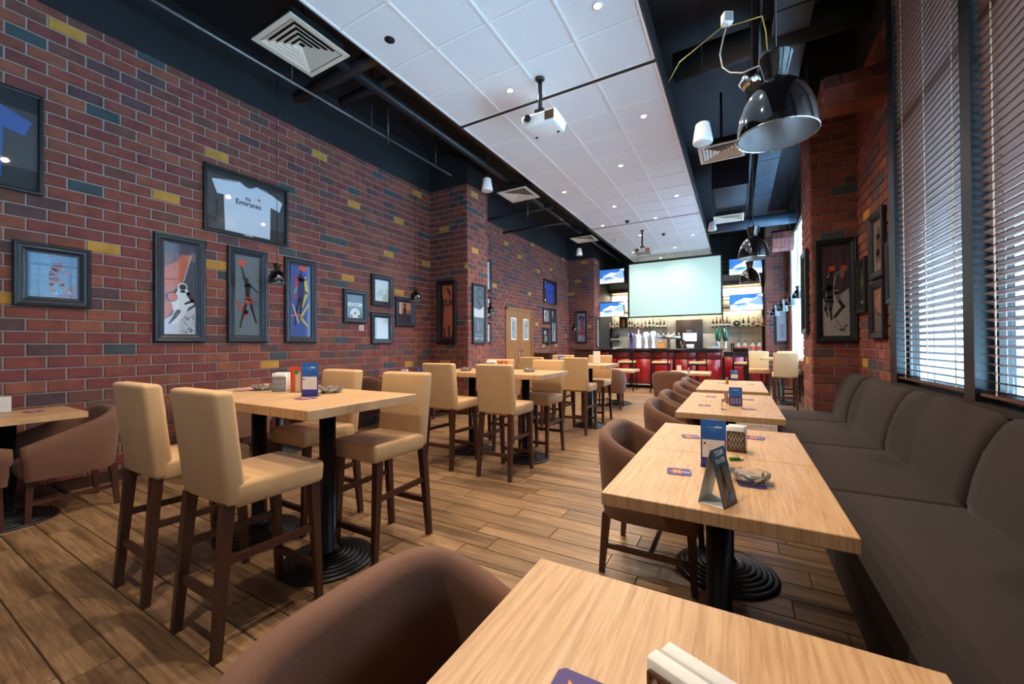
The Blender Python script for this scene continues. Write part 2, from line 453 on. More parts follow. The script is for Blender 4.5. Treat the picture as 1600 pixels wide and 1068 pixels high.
pier('wall_left_pier', WL, XPL, YP, YP+.67, 0, [(687,360,6),(726,411,6),(690,475,6),(710,314,5),(700,570,6),(718,505,5),(688,440,5)], [(747,391,6),(736,304,6),(741,330,5),(752,428,5)], 1, 11)
pier('wall_left_pier', WL, -4.30, YP2, YP2+.6, 0, [(900,440,6),(893,460,6),(915,408,6),(918,453,5),(922,508,6)], [(932,410,6)], 1, 13)
# the black band painted above the bricks
tb = MB()
tb.box(WL, WL+.012, YB, YP, ZB, ZT); tb.box(WL, WL+.012, YP+.67, YP2, ZB, ZT)
tb.box(WL, XPL+.012, YP-.012, YP+.67, ZB, ZT); tb.box(WL, -4.288, YP2-.012, YP2+.6, ZB, ZT)
struct('trim_1', tb, M['black_paint'])
struct('baseboard_left', MB().box(WL, WL+.02, YB, YP, 0, .1).box(WL, WL+.02, YP+.67, DY0-.07, 0, .1).box(WL, WL+.02, DY1+.07, YP2, 0, .1).box(WL, XPL+.02, YP-.02, YP+.68, 0, .1), M['dark_wood'])

# double door in the left wall
d = MB()
for a, b in ((DY0, DY0+.07), (DY1-.07, DY1)): d.box(WL-.05, WL+.03, a, b, 0, DZ)
d.box(WL-.05, WL+.03, DY0, DY1, DZ-.07, DZ)
door = struct('door_1', d, M['door_oak'])
mid = (DY0+DY1)/2
for k, (a, b) in enumerate(((DY0+.072, mid-.003), (mid+.003, DY1-.072))):
    lf = obj('door_leaf', MB().box(WL-.04, WL+.012, a, b, .005, DZ-.073), M['door_oak'], door)
    c = (a+b)/2
    obj('vision_panel_frame', MB().box(WL+.01, WL+.022, c-.15, c+.15, 1.42, 2.02), M['white_plastic'], lf)
    obj('vision_panel', MB().box(WL+.02, WL+.026, c-.11, c+.11, 1.46, 1.98), mat('vision_pane', (150, 172, 178), .1, var=.5, vscale=9), lf)
    hy = b-.09 if k == 0 else a+.09
    obj('door_handle', MB().tube([(WL+.05, hy, .8), (WL+.05, hy, 1.15)], .014).box(WL+.01, WL+.05, hy-.01, hy+.01, .83, .85).box(WL+.01, WL+.05, hy-.01, hy+.01, 1.1, 1.12), M['chrome'], lf)

# right wall ------------------------------------------------------------------
WY = [(3.28, 4.40), (1.98, 3.14), (.68, 1.84), (-.62, .54), (-1.92, -.76)]
ZS, ZH = .985, 4.15
rw = struct('wall_right', MB().box(XW, XW+.03, YB, YP+.01, 0, ZS-.03).box(XW, XW+.03, YB, YP+.01, ZH+.03, ZT).box(XW, XW+.03, 4.53, YP+.01, ZS-.03, ZH+.03).box(XW, XW+.03, YB, -1.97, ZS-.03, ZH+.03), M['mortar'])
bricks(rw, 0, XW, -1, 4.53, YP, .1, ZB, zl, 4.55, marks=[(1379,285,5),(1357,339,6),(1354,560,6),(1361,574,5)], limit=260, rnd=21)
struct('trim_2', MB().box(XW-.012, XW, YB, 4.53, ZH+.03, ZT).box(XW-.012, XW, 4.53, YP, ZB, ZT).box(XW-.012, XW, YP+.7, 13.4, 4.1, ZT).box(XPR-.012, XW, YP-.012, YP+.72, ZB, ZT), M['black_paint'])
FW0, FW1, FZ0, FZ1 = 7.6, 12.7, .9, 4.05
rw2 = struct('wall_right_far', MB().box(XW, XW+.25, YP+.6, FW0, 0, ZT).box(XW, XW+.25, FW1, YE, 0, ZT).box(XW, XW+.25, FW0, FW1, 0, FZ0).box(XW, XW+.25, FW0, FW1, FZ1, ZT), M['mortar'])
bricks(rw2, 0, XW, -1, YP+.6, YP2+.05, .1, 4.1, zl, 6.7, holes=[(FW0, FW1, FZ0, FZ1)], limit=0, rnd=23)
pier('wall_right_pier', XPR, XW, YP, YP+.72, 0, [(1332,299,5),(1285,372,5),(1273,205,6),(1290,660,5)], [(1262,560,6),(1259,420,6)], -1, 31)
pier('wall_right_pier', XPR2, XW, YP2, YP2+.6, 0, [(1215,420,4),(1225,450,5)], [(1200,450,4)], -1, 35)
# windows with frames and panes; the near ones carry blinds
def window(name, y0, y1, z0, z1, nz=(), fr=.05, fx=.03, ox=.12):
    m = MB()
    m.box(XW-fx, XW+ox, y0, y0+fr, z0, z1).box(XW-fx, XW+ox, y1-fr, y1, z0, z1).box(XW-fx, XW+ox, y0+fr, y1-fr, z0, z0+fr).box(XW-fx, XW+ox, y0+fr, y1-fr, z1-fr, z1)
    wi = struct(name, m, M['window_black'])
    zs = [z0+fr]+list(nz)+[z1-fr]
    for q in nz: obj('glazing_bar', MB().box(XW+ox-.025, XW+ox, y0+fr, y1-fr, q-.02, q+.02), M['window_black'], wi)
    for q0, q1 in zip(zs, zs[1:]):
        obj('pane', MB().box(XW+ox-.015, XW+ox-.009, y0+fr+.001, y1-fr-.001, q0+.001, q1-.001), M['window_glass'], wi)
    return wi
for k, (a, b) in enumerate(WY): window('window_%d' % (k+1), a, b-.001, ZS-.03, ZH+.03, (2.9,), ox=.03)
struct('trim_4', MB().box(XW-.10, XW+.03, 4.38, 4.53, ZS-.03, ZH+.03).box(XW-.10, XW+.03, 3.15, 3.27, ZS-.03, ZH+.03).box(XW-.10, XW+.03, 1.85, 1.97, ZS-.03, ZH+.03).box(XW-.10, XW+.03, .55, .67, ZS-.03, ZH+.03).box(XW-.10, XW+.03, -.75, -.63, ZS-.03, ZH+.03).box(XW-.10, XW+.03, -1.97, -1.93, ZS-.03, ZH+.03), M['window_black'])
struct('trim_3', MB().box(XW-.10, XW+.02, -1.98, 4.54, ZS-.075, ZS-.031), M['window_black'])
for k in range(4):
    a = FW0+(FW1-FW0)*k/4; window('window_%d' % (k+6), a, a+(FW1-FW0)/4-.001, FZ0, FZ1, (2.9,), fx=-.04)
struct('ground_outside', MB().box(XW+.3, 40, -30, 45, -.3, -.2), M['paving'])
# unseen back wall (behind the camera), coloured pale to bounce light forward
m = MB().box(WL-.25, XW+.25, YB-.25, YB, 0, ZT)
struct('wall_back', m, M['bounce_plaster'])
# ceiling slab -----------------------------------------------------------------
struct('ceiling_slab', MB().box(WL-.3, XW+.3, YB-.25, YE+.3, ZT, ZT+.2), M['black_soffit'])
# white tiled raft with its grid, two black slots and dark edge ------------------
RX = [-.695, -1.29, -1.885, -2.48, -3.075]; ZR = 4.11; TP = .594
raft = struct('ceiling', MB().box(RX[4]-.02, RX[0]+.02, -2.0, 14.25, ZR+.03, ZR+.045), M['raft_edge'])
ylines = []
segs = [(4.11-10*TP, 4.11), (4.18, 9.43), (9.50, 14.22)]
grid = MB(); g = .012
tiles = []
for (s0, s1) in segs:
    nT = round((s1-s0)/TP); st = (s1-s0)/nT
    for k in range(nT+1): 
        yy = s0+st*k; grid.box(RX[4], RX[0], yy-g, yy+g, ZR, ZR+.03)
        if k < nT: tiles.append((yy, yy+st))
    for x in RX: grid.box(x-g, x+g, s0, s1, ZR-.001, ZR+.03)
obj('grid_bar', grid, M['tbar_white'], raft)
tc = {}
for (a, b) in tiles:
    for i in range(4):
        key = round(b-a, 4)
        if key not in tc:
            q = TP/2-g-.001; h = (b-a)/2-g-.001
            tc[key] = MB().box(-q, q, -h, h, 0, .02).mesh('tile', M['tile_white'])
        link('tile', tc[key], raft, ((RX[i]+RX[i+1])/2, (a+b)/2, ZR+.007))
for y0, y1 in ((4.11+g, 4.18-g), (9.43+g, 9.50-g)):
    obj('slot', MB().box(RX[4], RX[0], y0, y1, ZR-.001, ZR+.03), M['slot_black'], raft)
e = MB()
e.box(RX[0]+.012, RX[0]+.03, -2.2, 14.25, ZR-.004, ZR+.20).box(RX[4]-.03, RX[4]-.012, -2.2, 14.25, ZR-.004, ZR+.20)
e.box(RX[4]-.03, RX[0]+.03, 14.24, 14.26, ZR-.004, ZR+.2)
obj('edge_fascia', e, M['raft_edge'], raft)
# end wall behind the bar ------------------------------------------------------
struct('wall_end', MB().box(WL-.25, XW+.25, YE, YE+.25, 0, ZT).box(WL-.25, -4.3, YP2+.59, YE, 0, ZT), M['black_paint'])
# ================================================================== FURNITURE
# ---- tall tan stools
def make_stool(label, loc, rz):
    t = thing('bar_stool', label, 'stool', loc, rz, 'tan slip-covered high stools')
    def seat_tf(p):
        q = Vector(p)
        if q.z > .66: q.z += .008*math.cos(q.x*7)*math.cos((q.y-.29)*6)
        if q.z < .62: q.x += .005*math.sin(q.y*60); q.y += .004*math.sin(q.x*55)
        return q
    obj('seat', MB().rbox((0, .285, .65), (.405, .415, .105), .022, 3, tf=seat_tf), M['tan_fabric'], t)
    def back_tf(p):
        k = (p.z-.61)/.49
        return Vector((p.x*(1+.035*k-.06*math.sin(PI*min(max(k, 0), 1))*.3), p.y-.055*k*k, p.z+.006*math.cos(p.x*9)))
    b = MB(); b.rbox((0, .085, .855), (.395, .085, .485), .022, 4, tf=back_tf)
    obj('backrest', b, M['tan_fabric'], t)
    for sx in (-1, 1):
        obj('leg', MB().bar((sx*.163, .062, .625), (sx*.178, .012, 0), .046, .046, .032, .034), M['dark_wood'], t)
        obj('leg', MB().bar((sx*.170, .445, .61), (sx*.172, .475, 0), .046, .046, .03, .03), M['dark_wood'], t)
        obj('stretcher', MB().bar((sx*.170, .042, .385), (sx*.171, .456, .375), .022, .032), M['dark_wood'], t)
    obj('stretcher', MB().bar((-.16, .032, .235), (.16, .032, .235), .022, .034), M['dark_wood'], t)
    obj('stretcher', MB().bar((-.16, .464, .175), (.16, .464, .175), .022, .034), M['dark_wood'], t)
    return t
ST = [
 (-2.037, .80, 0, 'nearest tan high stool, back to the camera, before the closest high table'),
 (-2.733, .80, 0, 'tan high stool standing left of the nearest one, back to the camera'),
 (-2.02, 2.09, PI, 'tan high stool facing the camera at the right far side of the closest high table'),
 (-2.73, 2.11, PI, 'tan high stool facing the camera behind the blue menu stand of the closest high table'),
 (-2.733, 3.21, 0, 'left of the two tan stools with backs to the camera at the second high table'),
 (-2.044, 3.21, 0, 'right of the two tan stools with backs to the camera at the second high table'),
 (-2.04, 4.53, PI, 'tan stool facing the camera at the right far end of the second high table'),
 (-2.74, 4.53, PI, 'tan stool half hidden behind the red menu on the second high table'),
 (-2.05, 5.37, 0, 'tan stool with its back to the camera at the right of the third high table'),
 (-2.74, 5.37, 0, 'shaded tan stool seen in the gap left of the second table\'s facing stool'),
 (-2.08, 6.79, PI, 'tan stool facing the camera behind the white menu card of the third high table'),
 (-2.77, 6.79, PI, 'farthest tan stool, only its top showing near the brick wall'),
 (.80, 9.25, 0, 'tan stool with its back to the camera just beyond the brick pier by the windows'),
 (.42, 11.0, PI, 'tan stool facing the camera left of the one beyond the brick pier'),
 (.98, 11.0, PI, 'tan stool against the far window, beyond the brick pier'),
]
s0 = make_stool(ST[0][3], (ST[0][0], ST[0][1], 0), 0)
for x, y, rz, lb in ST[1:]: dup(s0, (x, y, 0), rz, lb)

# ---- pedestal tables
def table_base(t, ztop, r=.26, pr=.046):
    prof = [(.0, .062), (pr+.02, .062)]
    n = 7
    for i in range(n):
        r0 = pr+.03+(r-pr-.03)*i/n; r1 = pr+.03+(r-pr-.03)*(i+1)/n; z = .06-.048*((i+.5)/n)**1.5
        prof += [(r0, z-.004), (r0+.006, z+.003), (r1-.006, z+.001), (r1, z-.006)]
    prof += [(r+.004, .006), (r+.002, 0), (0, 0)]
    obj('base', MB().lathe(prof, n=40), M['cast_iron'], t)
    obj('pole', MB().lathe([(0, .05), (pr+.012, .05), (pr+.012, .075), (pr, .085), (pr, ztop), (0, ztop)], n=24), M['pole_black'], t)
    obj('plate', MB().box(-.19, .19, -.19, .19, ztop-.008, ztop), M['pole_black'], t)
def make_table(name, label, loc, w, d, h, th, group):
    t = thing(name, label, 'table', loc, 0, group)
    c = .0025
    m = MB().rbox((0, 0, h-th/2), (w, d, th), c, 1)
    m.sm = [False]*len(m.sm)
    obj('top', m, M['table_oak'], t)
    table_base(t, h-th)
    return t
HT = .974
HTB = [(-2.15, 1.53, 'closest high oak table, right half of the pair holding the blue menu stand'), (-2.892, 1.53, 'left half of the closest high table pair, nearer the brick wall'),
       (-2.10, 4.0, 'right half of the second high table pair, behind the nearest stools'), (-2.842, 4.0, 'left half of the second high table pair, holding the red menu'),
       (-2.05, 6.1, 'right half of the third high table pair, with the white menu card'), (-2.792, 6.1, 'left half of the third high table pair, mostly hidden by stools'),
       (.80, 10.15, 'high oak table among stools beyond the brick pier by the windows')]
t0 = make_table('high_table', HTB[0][2], (HTB[0][0], HTB[0][1], 0), .738, .738, HT, .05, 'high pedestal tables')
for x, y, lb in HTB[1:]: dup(t0, (x, y, 0), 0, lb)
LT = .738
LTB = [(.55, 'nearest low oak table at the bottom edge with the napkin holder'), (1.802, 'low oak table with the tent card and the glass ashtray'), (2.545, 'low oak table pushed behind the one with the tent card'),
       (3.782, 'low oak table with scattered coasters and a blue menu box, third along the sofa'), (4.524, 'low oak table joined behind the third one along the sofa'),
       (5.57, 'fourth low oak table along the sofa, with the smaller blue menu'), (6.312, 'farthest low oak table of the row along the sofa')]
l0 = make_table('low_table', LTB[0][1], (-.075, LTB[0][0], 0), .735, .738, LT, .046, 'low pedestal tables')
for y, lb in LTB[1:]: dup(l0, (-.075, y, 0), 0, lb)
dup(l0, (-.82, 8.35, 0), 0, 'low oak table behind the large armchair in front of the bar')
dup(l0, (-2.25, 8.62, 0), 0, 'low oak table with an armchair, left in front of the bar')
WT = .79
w0 = make_table('side_table', 'low oak table against the brick wall at the left edge', (-4.71, .71, 0), .62, .70, WT, .046, 'tables along the brick wall')
dup(w0, (-4.92, 2.85, 0), 0, 'table against the brick wall behind the closest high table')
dup(w0, (-4.92, 5.0, 0), 0, 'table against the brick wall near the first brick pier')

# ---- tub armchairs
def make_tub(label, loc, rz):
    t = thing('tub_armchair', label, 'armchair', loc, rz, 'brown suede tub armchairs')
    n = 36; hw, back, front = .32, -.30, .26
    out = []
    for i in range(n+1):
        s = -1+2*i/n                      # -1 right arm front ... +1 left arm front
        a = s*PI*.5; e = .62
        if abs(s) > .55:
            k = (abs(s)-.55)/.45; y = -.02+(front+.02)*k; x = math.copysign(hw, s)
        else:
            b = s/.55*PI/2; x = hw*math.copysign(abs(math.sin(b))**.55, b); y = -.02-(-.02-back)*abs(math.cos(b))**.55
        k = max(0, (y-back)/(front-back)); z = .80-.225*(k**.92)
        out.append((x, y, z))
    th = .07; rings = []
    for i, (x, y, z) in enumerate(out):
        p0 = Vector(out[max(i-1, 0)][:2]); p1 = Vector(out[min(i+1, n)][:2]); d = (p1-p0).normalized()
        nrm = Vector((d.y, -d.x))
        if nrm.dot(Vector((x, y+.02))) < 0: nrm = -nrm
        def P(off, zz, sc=1.0): 
            q = Vector((x, y))+nrm*off; return (q.x*sc, q.y*sc, zz)
        rings.append([P(0, .32, .91), P(0, .33, .92), P(.004, .46, .95), P(.004, z-.09), P(0, z-.03), P(-.014, z-.006), P(-.035, z), P(-.056, z-.008), P(-th, z-.035), P(-th-.004, .46, .97), P(-th, .40, .95)])
    m = len(rings[0]); mb = MB()
    mb.add([p for R in rings for p in R], [(i*m+j, i*m+j+1, (i+1)*m+j+1, (i+1)*m+j) for i in range(n) for j in range(m-1)], True)
    mb.f += [[j for j in range(m)], [n*m+j for j in range(m)][::-1]]; mb.sm += [False]*2; mb.mi += [0]*2
    obj('shell', mb, M['brown_suede'], t)
    obj('seat', MB().rbox((0, .0, .40), (.49, .52, .13), .035, 3), M['brown_suede'], t)
    obj('seat_base', MB().rbox((0, -.01, .345), (.44, .44, .06), .02, 2), M['brown_suede'], t)
    for sx in (-1, 1):
        obj('leg', MB().bar((sx*.225, -.235, .33), (sx*.24, -.262, 0), .042, .042, .028, .028), M['dark_wood'], t)
        obj('leg', MB().bar((sx*.228, .205, .33), (sx*.242, .218, 0), .042, .042, .028, .028), M['dark_wood'], t)
        obj('stretcher', MB().bar((sx*.233, -.25, .15), (sx*.236, .212, .15), .02, .026), M['dark_wood'], t)
    obj('stretcher', MB().bar((-.23, .0, .15), (.23, .0, .15), .02, .022), M['dark_wood'], t)
    return t
AR = -PI/2     # faces +X
TB = [(-.425, .53, AR, 'brown tub armchair cut by the bottom edge, nearest to the camera'), (-.42, 2.45, AR, 'brown tub armchair pulled up to the table with the tent card'),
      (-.415, 3.70, AR, 'second brown tub armchair in the row along the low tables'), (-.415, 4.42, AR, 'third brown tub armchair in the row along the low tables'),
      (-.415, 5.48, AR, 'fourth brown tub armchair in the row along the low tables'), (-.415, 6.24, AR, 'fifth and farthest brown tub armchair in the row along the low tables'),
      (-1.06, 7.78, 0, 'brown armchair seen from behind, standing alone before the bar'), (-2.28, 8.02, .15, 'brown armchair seen from the side at the left table before the bar'),
      (-4.715, .985, PI, 'brown armchair with sloping arm at the left-edge wall table'), (-4.715, .43, 0, 'dark armchair cut by the left edge of the picture'),
      (-4.86, 2.28, 0, 'brown armchair at the wall behind the left pair of stools'), (-4.86, 3.46, PI, 'brown armchair at the wall behind the closest high table'),
      (-4.86, 4.44, 0, 'dark armchair at the wall left of the second high table'), (-4.86, 5.56, PI, 'dark armchair tucked beside the first brick pier')]
c0 = make_tub(TB[0][3], (TB[0][0], TB[0][1], 0), TB[0][2])
for x, y, rz, lb in TB[1:]: dup(c0, (x, y, 0), rz, lb)

# ---- banquette along the windows
so = thing('banquette_sofa', 'long dark brown suede banquette under the window blinds', 'sofa', (0, 0, 0))
SB = [5.97, 5.27, 4.06, 2.84, .45, -.82]
obj('plinth', MB().box(.50, 1.20, SB[-1], SB[0], 0, .10), M['dark_gap'], so)
obj('front_panel', MB().rbox((.80, (SB[0]+SB[-1])/2, .20), (.76, SB[0]-SB[-1]-.006, .2), .012, 2), M['sofa_suede'], so)
for a, b in zip(SB[1:], SB[:-1]):
    def st(p):
        q = Vector(p)
        if q.z > .42: q.z += .010*math.cos((q.x-.72)*4.2)*math.cos((q.y-(a+b)/2)*PI/(b-a)*.8)
        return q
    obj('seat_cushion', MB().rbox((.705, (a+b)/2, .375), (.585, b-a-.004, .165), .028, 4, tf=st), M['sofa_suede'], so)
    prof = [(.965, .40), (.955, .50), (.975, .62), (1.01, .74), (1.05, .84), (1.085, .90), (1.12, .928), (1.16, .934), (1.20, .92), (1.212, .89), (1.212, .40)]
    mb = MB(); k = len(prof); rows = []
    x1 = 1.212 if b < 5.5 else 1.212
    for f, sh in ((0, .03), (.02, .010), (.06, .002), (.5, -.006), (.94, .002), (.98, .010), (1, .03)):
        yy = a+.002+(b-a-.004)*f
        cx, cz = 1.12, .65
        rows.append([(x+(sh if x < 1.15 else 0)*1.0, yy, z-(sh if z > .8 else 0)) for x, z in prof])
    mb.add([p for R in rows for p in R], [(i*k+j, i*k+(j+1) % k, (i+1)*k+(j+1) % k, (i+1)*k+j) for i in range(6) for j in range(k)], True)
    mb.f += [[j for j in range(k)], [6*k+j for j in range(k)][::-1]]; mb.sm += [False]*2; mb.mi += [0]*2
    obj('back_cushion', mb, M['sofa_suede'], so)
    obj('seam', MB().box(.48, .96, b-.006, b+.0, .30, .452), M['sofa_seam'], so)

# ---- venetian blinds
def blind(y0, y1, label, tilt=math.radians(20)):
    t = thing('venetian_blind', label, 'blind', (XW-.065, (y0+y1)/2, ZS), 0, 'brown window blinds')
    ln = y1-y0; pitch = .0465; wd = .052; n = int((ZH-ZS-.09)/pitch)
    c, s = math.cos(tilt), math.sin(tilt); mb = MB(); q = .0016
    rows = []
    for k in range(5):
        e = -1+k*.5; bow = .004*(1-e*e)
        x = e*wd/2*c-bow*s; z = -e*wd/2*s+bow*c
        rows.append((x, z))
    vs = []; fs = []
    for yy in (-ln/2, ln/2):
        vs += [(x, yy, z) for x, z in rows]
    for yy in (-ln/2, ln/2):
        vs += [(x, yy, z-q) for x, z in rows]
    for k in range(4): fs += [(k, k+1, 5+k+1, 5+k), (10+k, 15+k, 15+k+1, 10+k+1)]
    fs += [(0, 5, 15, 10), (4, 14, 19, 9)]
    me = mb.add(vs, fs, True).fix('slat', M['blind_brown'])
    for i in range(n): link('slat', me, t, (0, 0, .035+i*pitch))
    obj('head_rail', MB().box(-.03, .03, -ln/2, ln/2, ZH-ZS-.045, ZH-ZS-.005), M['blind_brown'], t)
    obj('bottom_rail', MB().box(-.025, .025, -ln/2, ln/2, .003, .018), M['blind_brown'], t)
    for f in (.12, .5, .88):
        yy = -ln/2+ln*f
        obj('ladder_cord', MB().box(-.019, -.017, yy-.006, yy+.006, .01, ZH-ZS-.04).box(.017, .019, yy-.006, yy+.006, .01, ZH-ZS-.04), M['cord_light_dots'], t)  # pale cords broken up by the slats imitate dots of light
    return t
for k in range(4):  # added translucent sheets that make the far windows glow white
    a = FW0+(FW1-FW0)*k/4+.01; b = FW0+(FW1-FW0)*(k+1)/4-.01
    t = thing('added_glow_shade', '%s added white shade glowing at the far windows, counting from the near brick pier' % ['first', 'second', 'third', 'fourth'][k], 'blind', (XW+.02, (a+b)/2, FZ0), 0, 'added glowing white shades')
    obj('cloth', MB().box(-.001, .001, -(b-a)/2, (b-a)/2, .06, FZ1-FZ0-.08), M['shade_white'], t)
    obj('roller', MB().tube([(0, -(b-a)/2, FZ1-FZ0-.06), (0, (b-a)/2, FZ1-FZ0-.06)], .018, 10), M['white_plastic'], t)
    obj('bottom_bar', MB().box(-.006, .006, -(b-a)/2, (b-a)/2, .045, .065), M['white_plastic'], t)
BLB = ['brown venetian blind nearest the framed pictures', 'brown venetian blind at the right edge of the picture', 'brown venetian blind beside the camera', 'brown venetian blind over the near end of the sofa', 'brown venetian blind behind the camera']
for (a, b), lb in zip(WY, BLB): blind(a+.002, b-.022, lb)
# ================================================================== PICTURES
LWALL, FRONT, RWALL = PI/2, 0, -PI/2
def circ(x, y, r, n=18): return [(x+r*math.cos(2*PI*k/n), y+r*math.sin(2*PI*k/n)) for k in range(n)]
def stroke(pts, ws):
    """tapered brush stroke -> list of polygons"""
    out = []
    if not isinstance(ws, (list, tuple)): ws = [ws]*len(pts)
    for (a, b, wa, wb) in zip(pts, pts[1:], ws, ws[1:]):
        d = Vector((b[0]-a[0], b[1]-a[1])); L = d.length or 1; n = Vector((-d.y, d.x))/L
        out.append([(a[0]+n.x*wa/2, a[1]+n.y*wa/2), (a[0]-n.x*wa/2, a[1]-n.y*wa/2), (b[0]-n.x*wb/2, b[1]-n.y*wb/2), (b[0]+n.x*wb/2, b[1]+n.y*wb/2)])
        out.append(circ(b[0], b[1], wb/2, 8)); out.append(circ(a[0], a[1], wa/2, 8))
    return out
def clip(poly, w, h):
    for ax, lim, sg in ((0, 0, 1), (0, w, -1), (1, 0, 1), (1, h, -1)):
        out = []
        for i in range(len(poly)):
            p, q = poly[i], poly[(i+1) % len(poly)]; fp = sg*(p[ax]-lim); fq = sg*(q[ax]-lim)
            if fp >= 0: out.append(p)
            if fp*fq < 0:
                t = fp/(fp-fq); out.append((p[0]+t*(q[0]-p[0]), p[1]+t*(q[1]-p[1])))
        poly = out
        if len(poly) < 3: return None
    return poly
def art_mesh(w, h, bgc, shapes):
    """flat print w x h (unit: width = 1) built as stacked flat colour shapes, facing -Y, origin at centre"""
    cols = [bgc]; mb = MB(); y = 0
    def P(p, k): return ((p[0]-.5)*w, -k*.0003-.0002, p[1]*w-h/2)
    H = h/w
    mb.add([P(p, 0) for p in ((0, 0), (1, 0), (1, H), (0, H))], [(0, 1, 2, 3)])
    k = 1
    for poly, c in shapes:
        polys = poly if isinstance(poly[0][0], (tuple, list)) else [poly]
        if c not in cols: cols.append(c)
        for pg in polys:
            pg = clip(pg, 1, H)
            if not pg: continue
            ar = sum(a[0]*b[1]-b[0]*a[1] for a, b in zip(pg, pg[1:]+pg[:1]))
            if ar < 0: pg = pg[::-1]
            mb.add([P(p, k) for p in pg], [tuple(range(len(pg)))], False, cols.index(c))
        k += 1
    return mb.mesh('print', [flat(c) for c in cols])
def moulding(w, h, prof):
    """prof: (distance in from outer edge, height off the wall) swept round a rectangle with mitred corners"""
    mb = MB(); n = len(prof)
    for (i, j) in ((-1, -1), (1, -1), (1, 1), (-1, 1)):
        for d, z in prof: mb.v.append((i*(w/2-d), -z, j*(h/2-d)))
    for c in range(4):
        for k in range(n-1):
            a = c*n+k; b = ((c+1) % 4)*n+k
            mb.f.append([a, b, b+1, a+1]); mb.sm.append(False); mb.mi.append(0)
    return mb
FAT = lambda b: [(0, 0), (0, .030), (.008, .038), (b*.22, .040), (b*.36, .034), (b*.55, .032), (b*.68, .026), (b*.80, .022), (b*.84, .014), (b, .012), (b, .004)]
SLIM = lambda b: [(0, 0), (0, .040), (b*.7, .040), (b, .036), (b, .004)]
def picture(label, loc, rz, w, h, border, prof, bgc, shapes, fm='frame_black', texts=(), glass=True, name='picture_frame', cat='picture', extra=None):
    t = thing(name, label, cat, loc, rz, 'framed pictures on the brick walls')
    obj('frame', moulding(w, h, prof(border)), M[fm], t)
    obj('back_board', MB().box(-w/2+.004, w/2-.004, -.003, -.0005, -h/2+.004, h/2-.004), M['frame_flat'], t)
    iw, ih = w-2*border+.004, h-2*border+.004
    pr = link('print', art_mesh(iw, ih, bgc, shapes), t, (0, -.0045, 0))
    for (s, size, x, z, m) in texts:
        link('lettering', text_mesh(s, size, m, .0002, size*.035), pr, (x, -.0035, z), (PI/2, 0, 0))
    if extra: extra(t, iw, ih)
    if glass: obj('glass', MB().box(-iw/2, iw/2, -.0125, -.0115, -ih/2, ih/2), M['picture_glass'], t)
    return t
def rect(u0, v0, u1, v1, ax, plane):
    """centre of the rectangle whose corners show at two pixels on a wall plane"""
    a = onp(u0, v0, ax, plane); b = onp(u1, v1, ax, plane); return (a+b)/2, b-a
LW, LH, SW, SH = .458, 1.15, .458, .522
OFF = .013
def S(px, ox, oy, un):      # reads poster shapes off a zoomed crop
    return [((x-ox)/un, (oy-y)/un) for x, y in px]
# basketball player in white on orange and slate
def s1(p): return S(p, 145, 970, 267)
R1 = random.Random(5)
shp = [(s1([(145,150),(370,150),(300,420),(240,700),(145,840)]), (186, 92, 66)), (s1([(145,150),(300,150),(250,230),(145,300)]), (104, 66, 72)), (s1([(370,150),(378,150),(310,430),(302,430)]), (200, 190, 190)),
       (s1([(130,840),(210,780),(330,740),(430,660),(430,990),(130,990)]), (186, 200, 216)), (s1([(235,500),(345,510),(368,600),(395,655),(350,690),(310,790),(250,860),(190,870),(225,740),(205,640)]), (214, 226, 236)),
       (circ(*s1([(300,482)])[0], .15), (214, 226, 236)), (circ(*s1([(300,485)])[0], .115), (34, 36, 42)), (stroke(s1([(288,530),(312,530)]), [.09, .09]), (34, 36, 42)),
       (stroke(s1([(246,515),(222,570)]), [.1, .07]), (34, 36, 42)), (stroke(s1([(345,545),(385,620),(318,655)]), [.13, .13, .06]), (34, 36, 42)), (circ(*s1([(206,592)])[0], .19), (34, 32, 38)), (circ(*s1([(213,592)])[0], .15), (206, 84, 66)),
       (stroke(s1([(262,735),(228,800),(190,858)]), [.15, .12, .06]), (34, 36, 42))]
scr = []
for k in range(34):
    x, y = R1.uniform(300, 405), R1.uniform(770, 950); scr += stroke(s1([(x, y), (x+R1.uniform(-25, 25), y+R1.uniform(-20, 20))]), .02)
shp.append((scr, (52, 54, 66)))
c, _ = rect(238, 362, 319, 534, 0, WL)
picture('framed poster of a white-shirted basketball player dribbling', (WL+OFF, c.y, c.z), LWALL, LW, LH, .09, FAT, (62, 64, 82), shp)
def s2(p): return S(p, 775, 975, 203)
K = (26, 28, 32); RD = (196, 74, 58)
shp = [(stroke(s2([(790,690),(860,770),(840,830)]), [.12, .2, .08]), (168, 80, 72)), (stroke(s2([(950,620),(925,680)]), [.05, .1]), (168, 80, 72)), (circ(*s2([(832,342)])[0], .16), RD),
       (stroke(s2([(826,375),(848,470),(872,530)]), [.06, .10, .12]), K), (circ(*s2([(868,486)])[0], .085), K), (stroke(s2([(875,525),(878,640)]), [.25, .17]), K), (stroke(s2([(892,528),(930,562),(976,592)]), [.1, .07, .05]), K),
       (stroke(s2([(872,650),(862,705)]), [.16, .15]), RD), (stroke(s2([(892,650),(905,705)]), [.16, .14]), (150, 60, 50)), (stroke(s2([(858,715),(832,820),(816,905)]), [.11, .08, .06]), K), (stroke(s2([(905,710),(930,800),(948,860)]), [.11, .08, .07]), K)]
c, _ = rect(354, 383, 415, 535, 0, WL)
picture('framed grey poster of a dark leaping player reaching a ball upward', (WL+OFF, c.y, c.z), LWALL, LW, LH, .09, FAT, (98, 116, 124), shp)
def s3(p): return S(p, 1258, 990, 162)
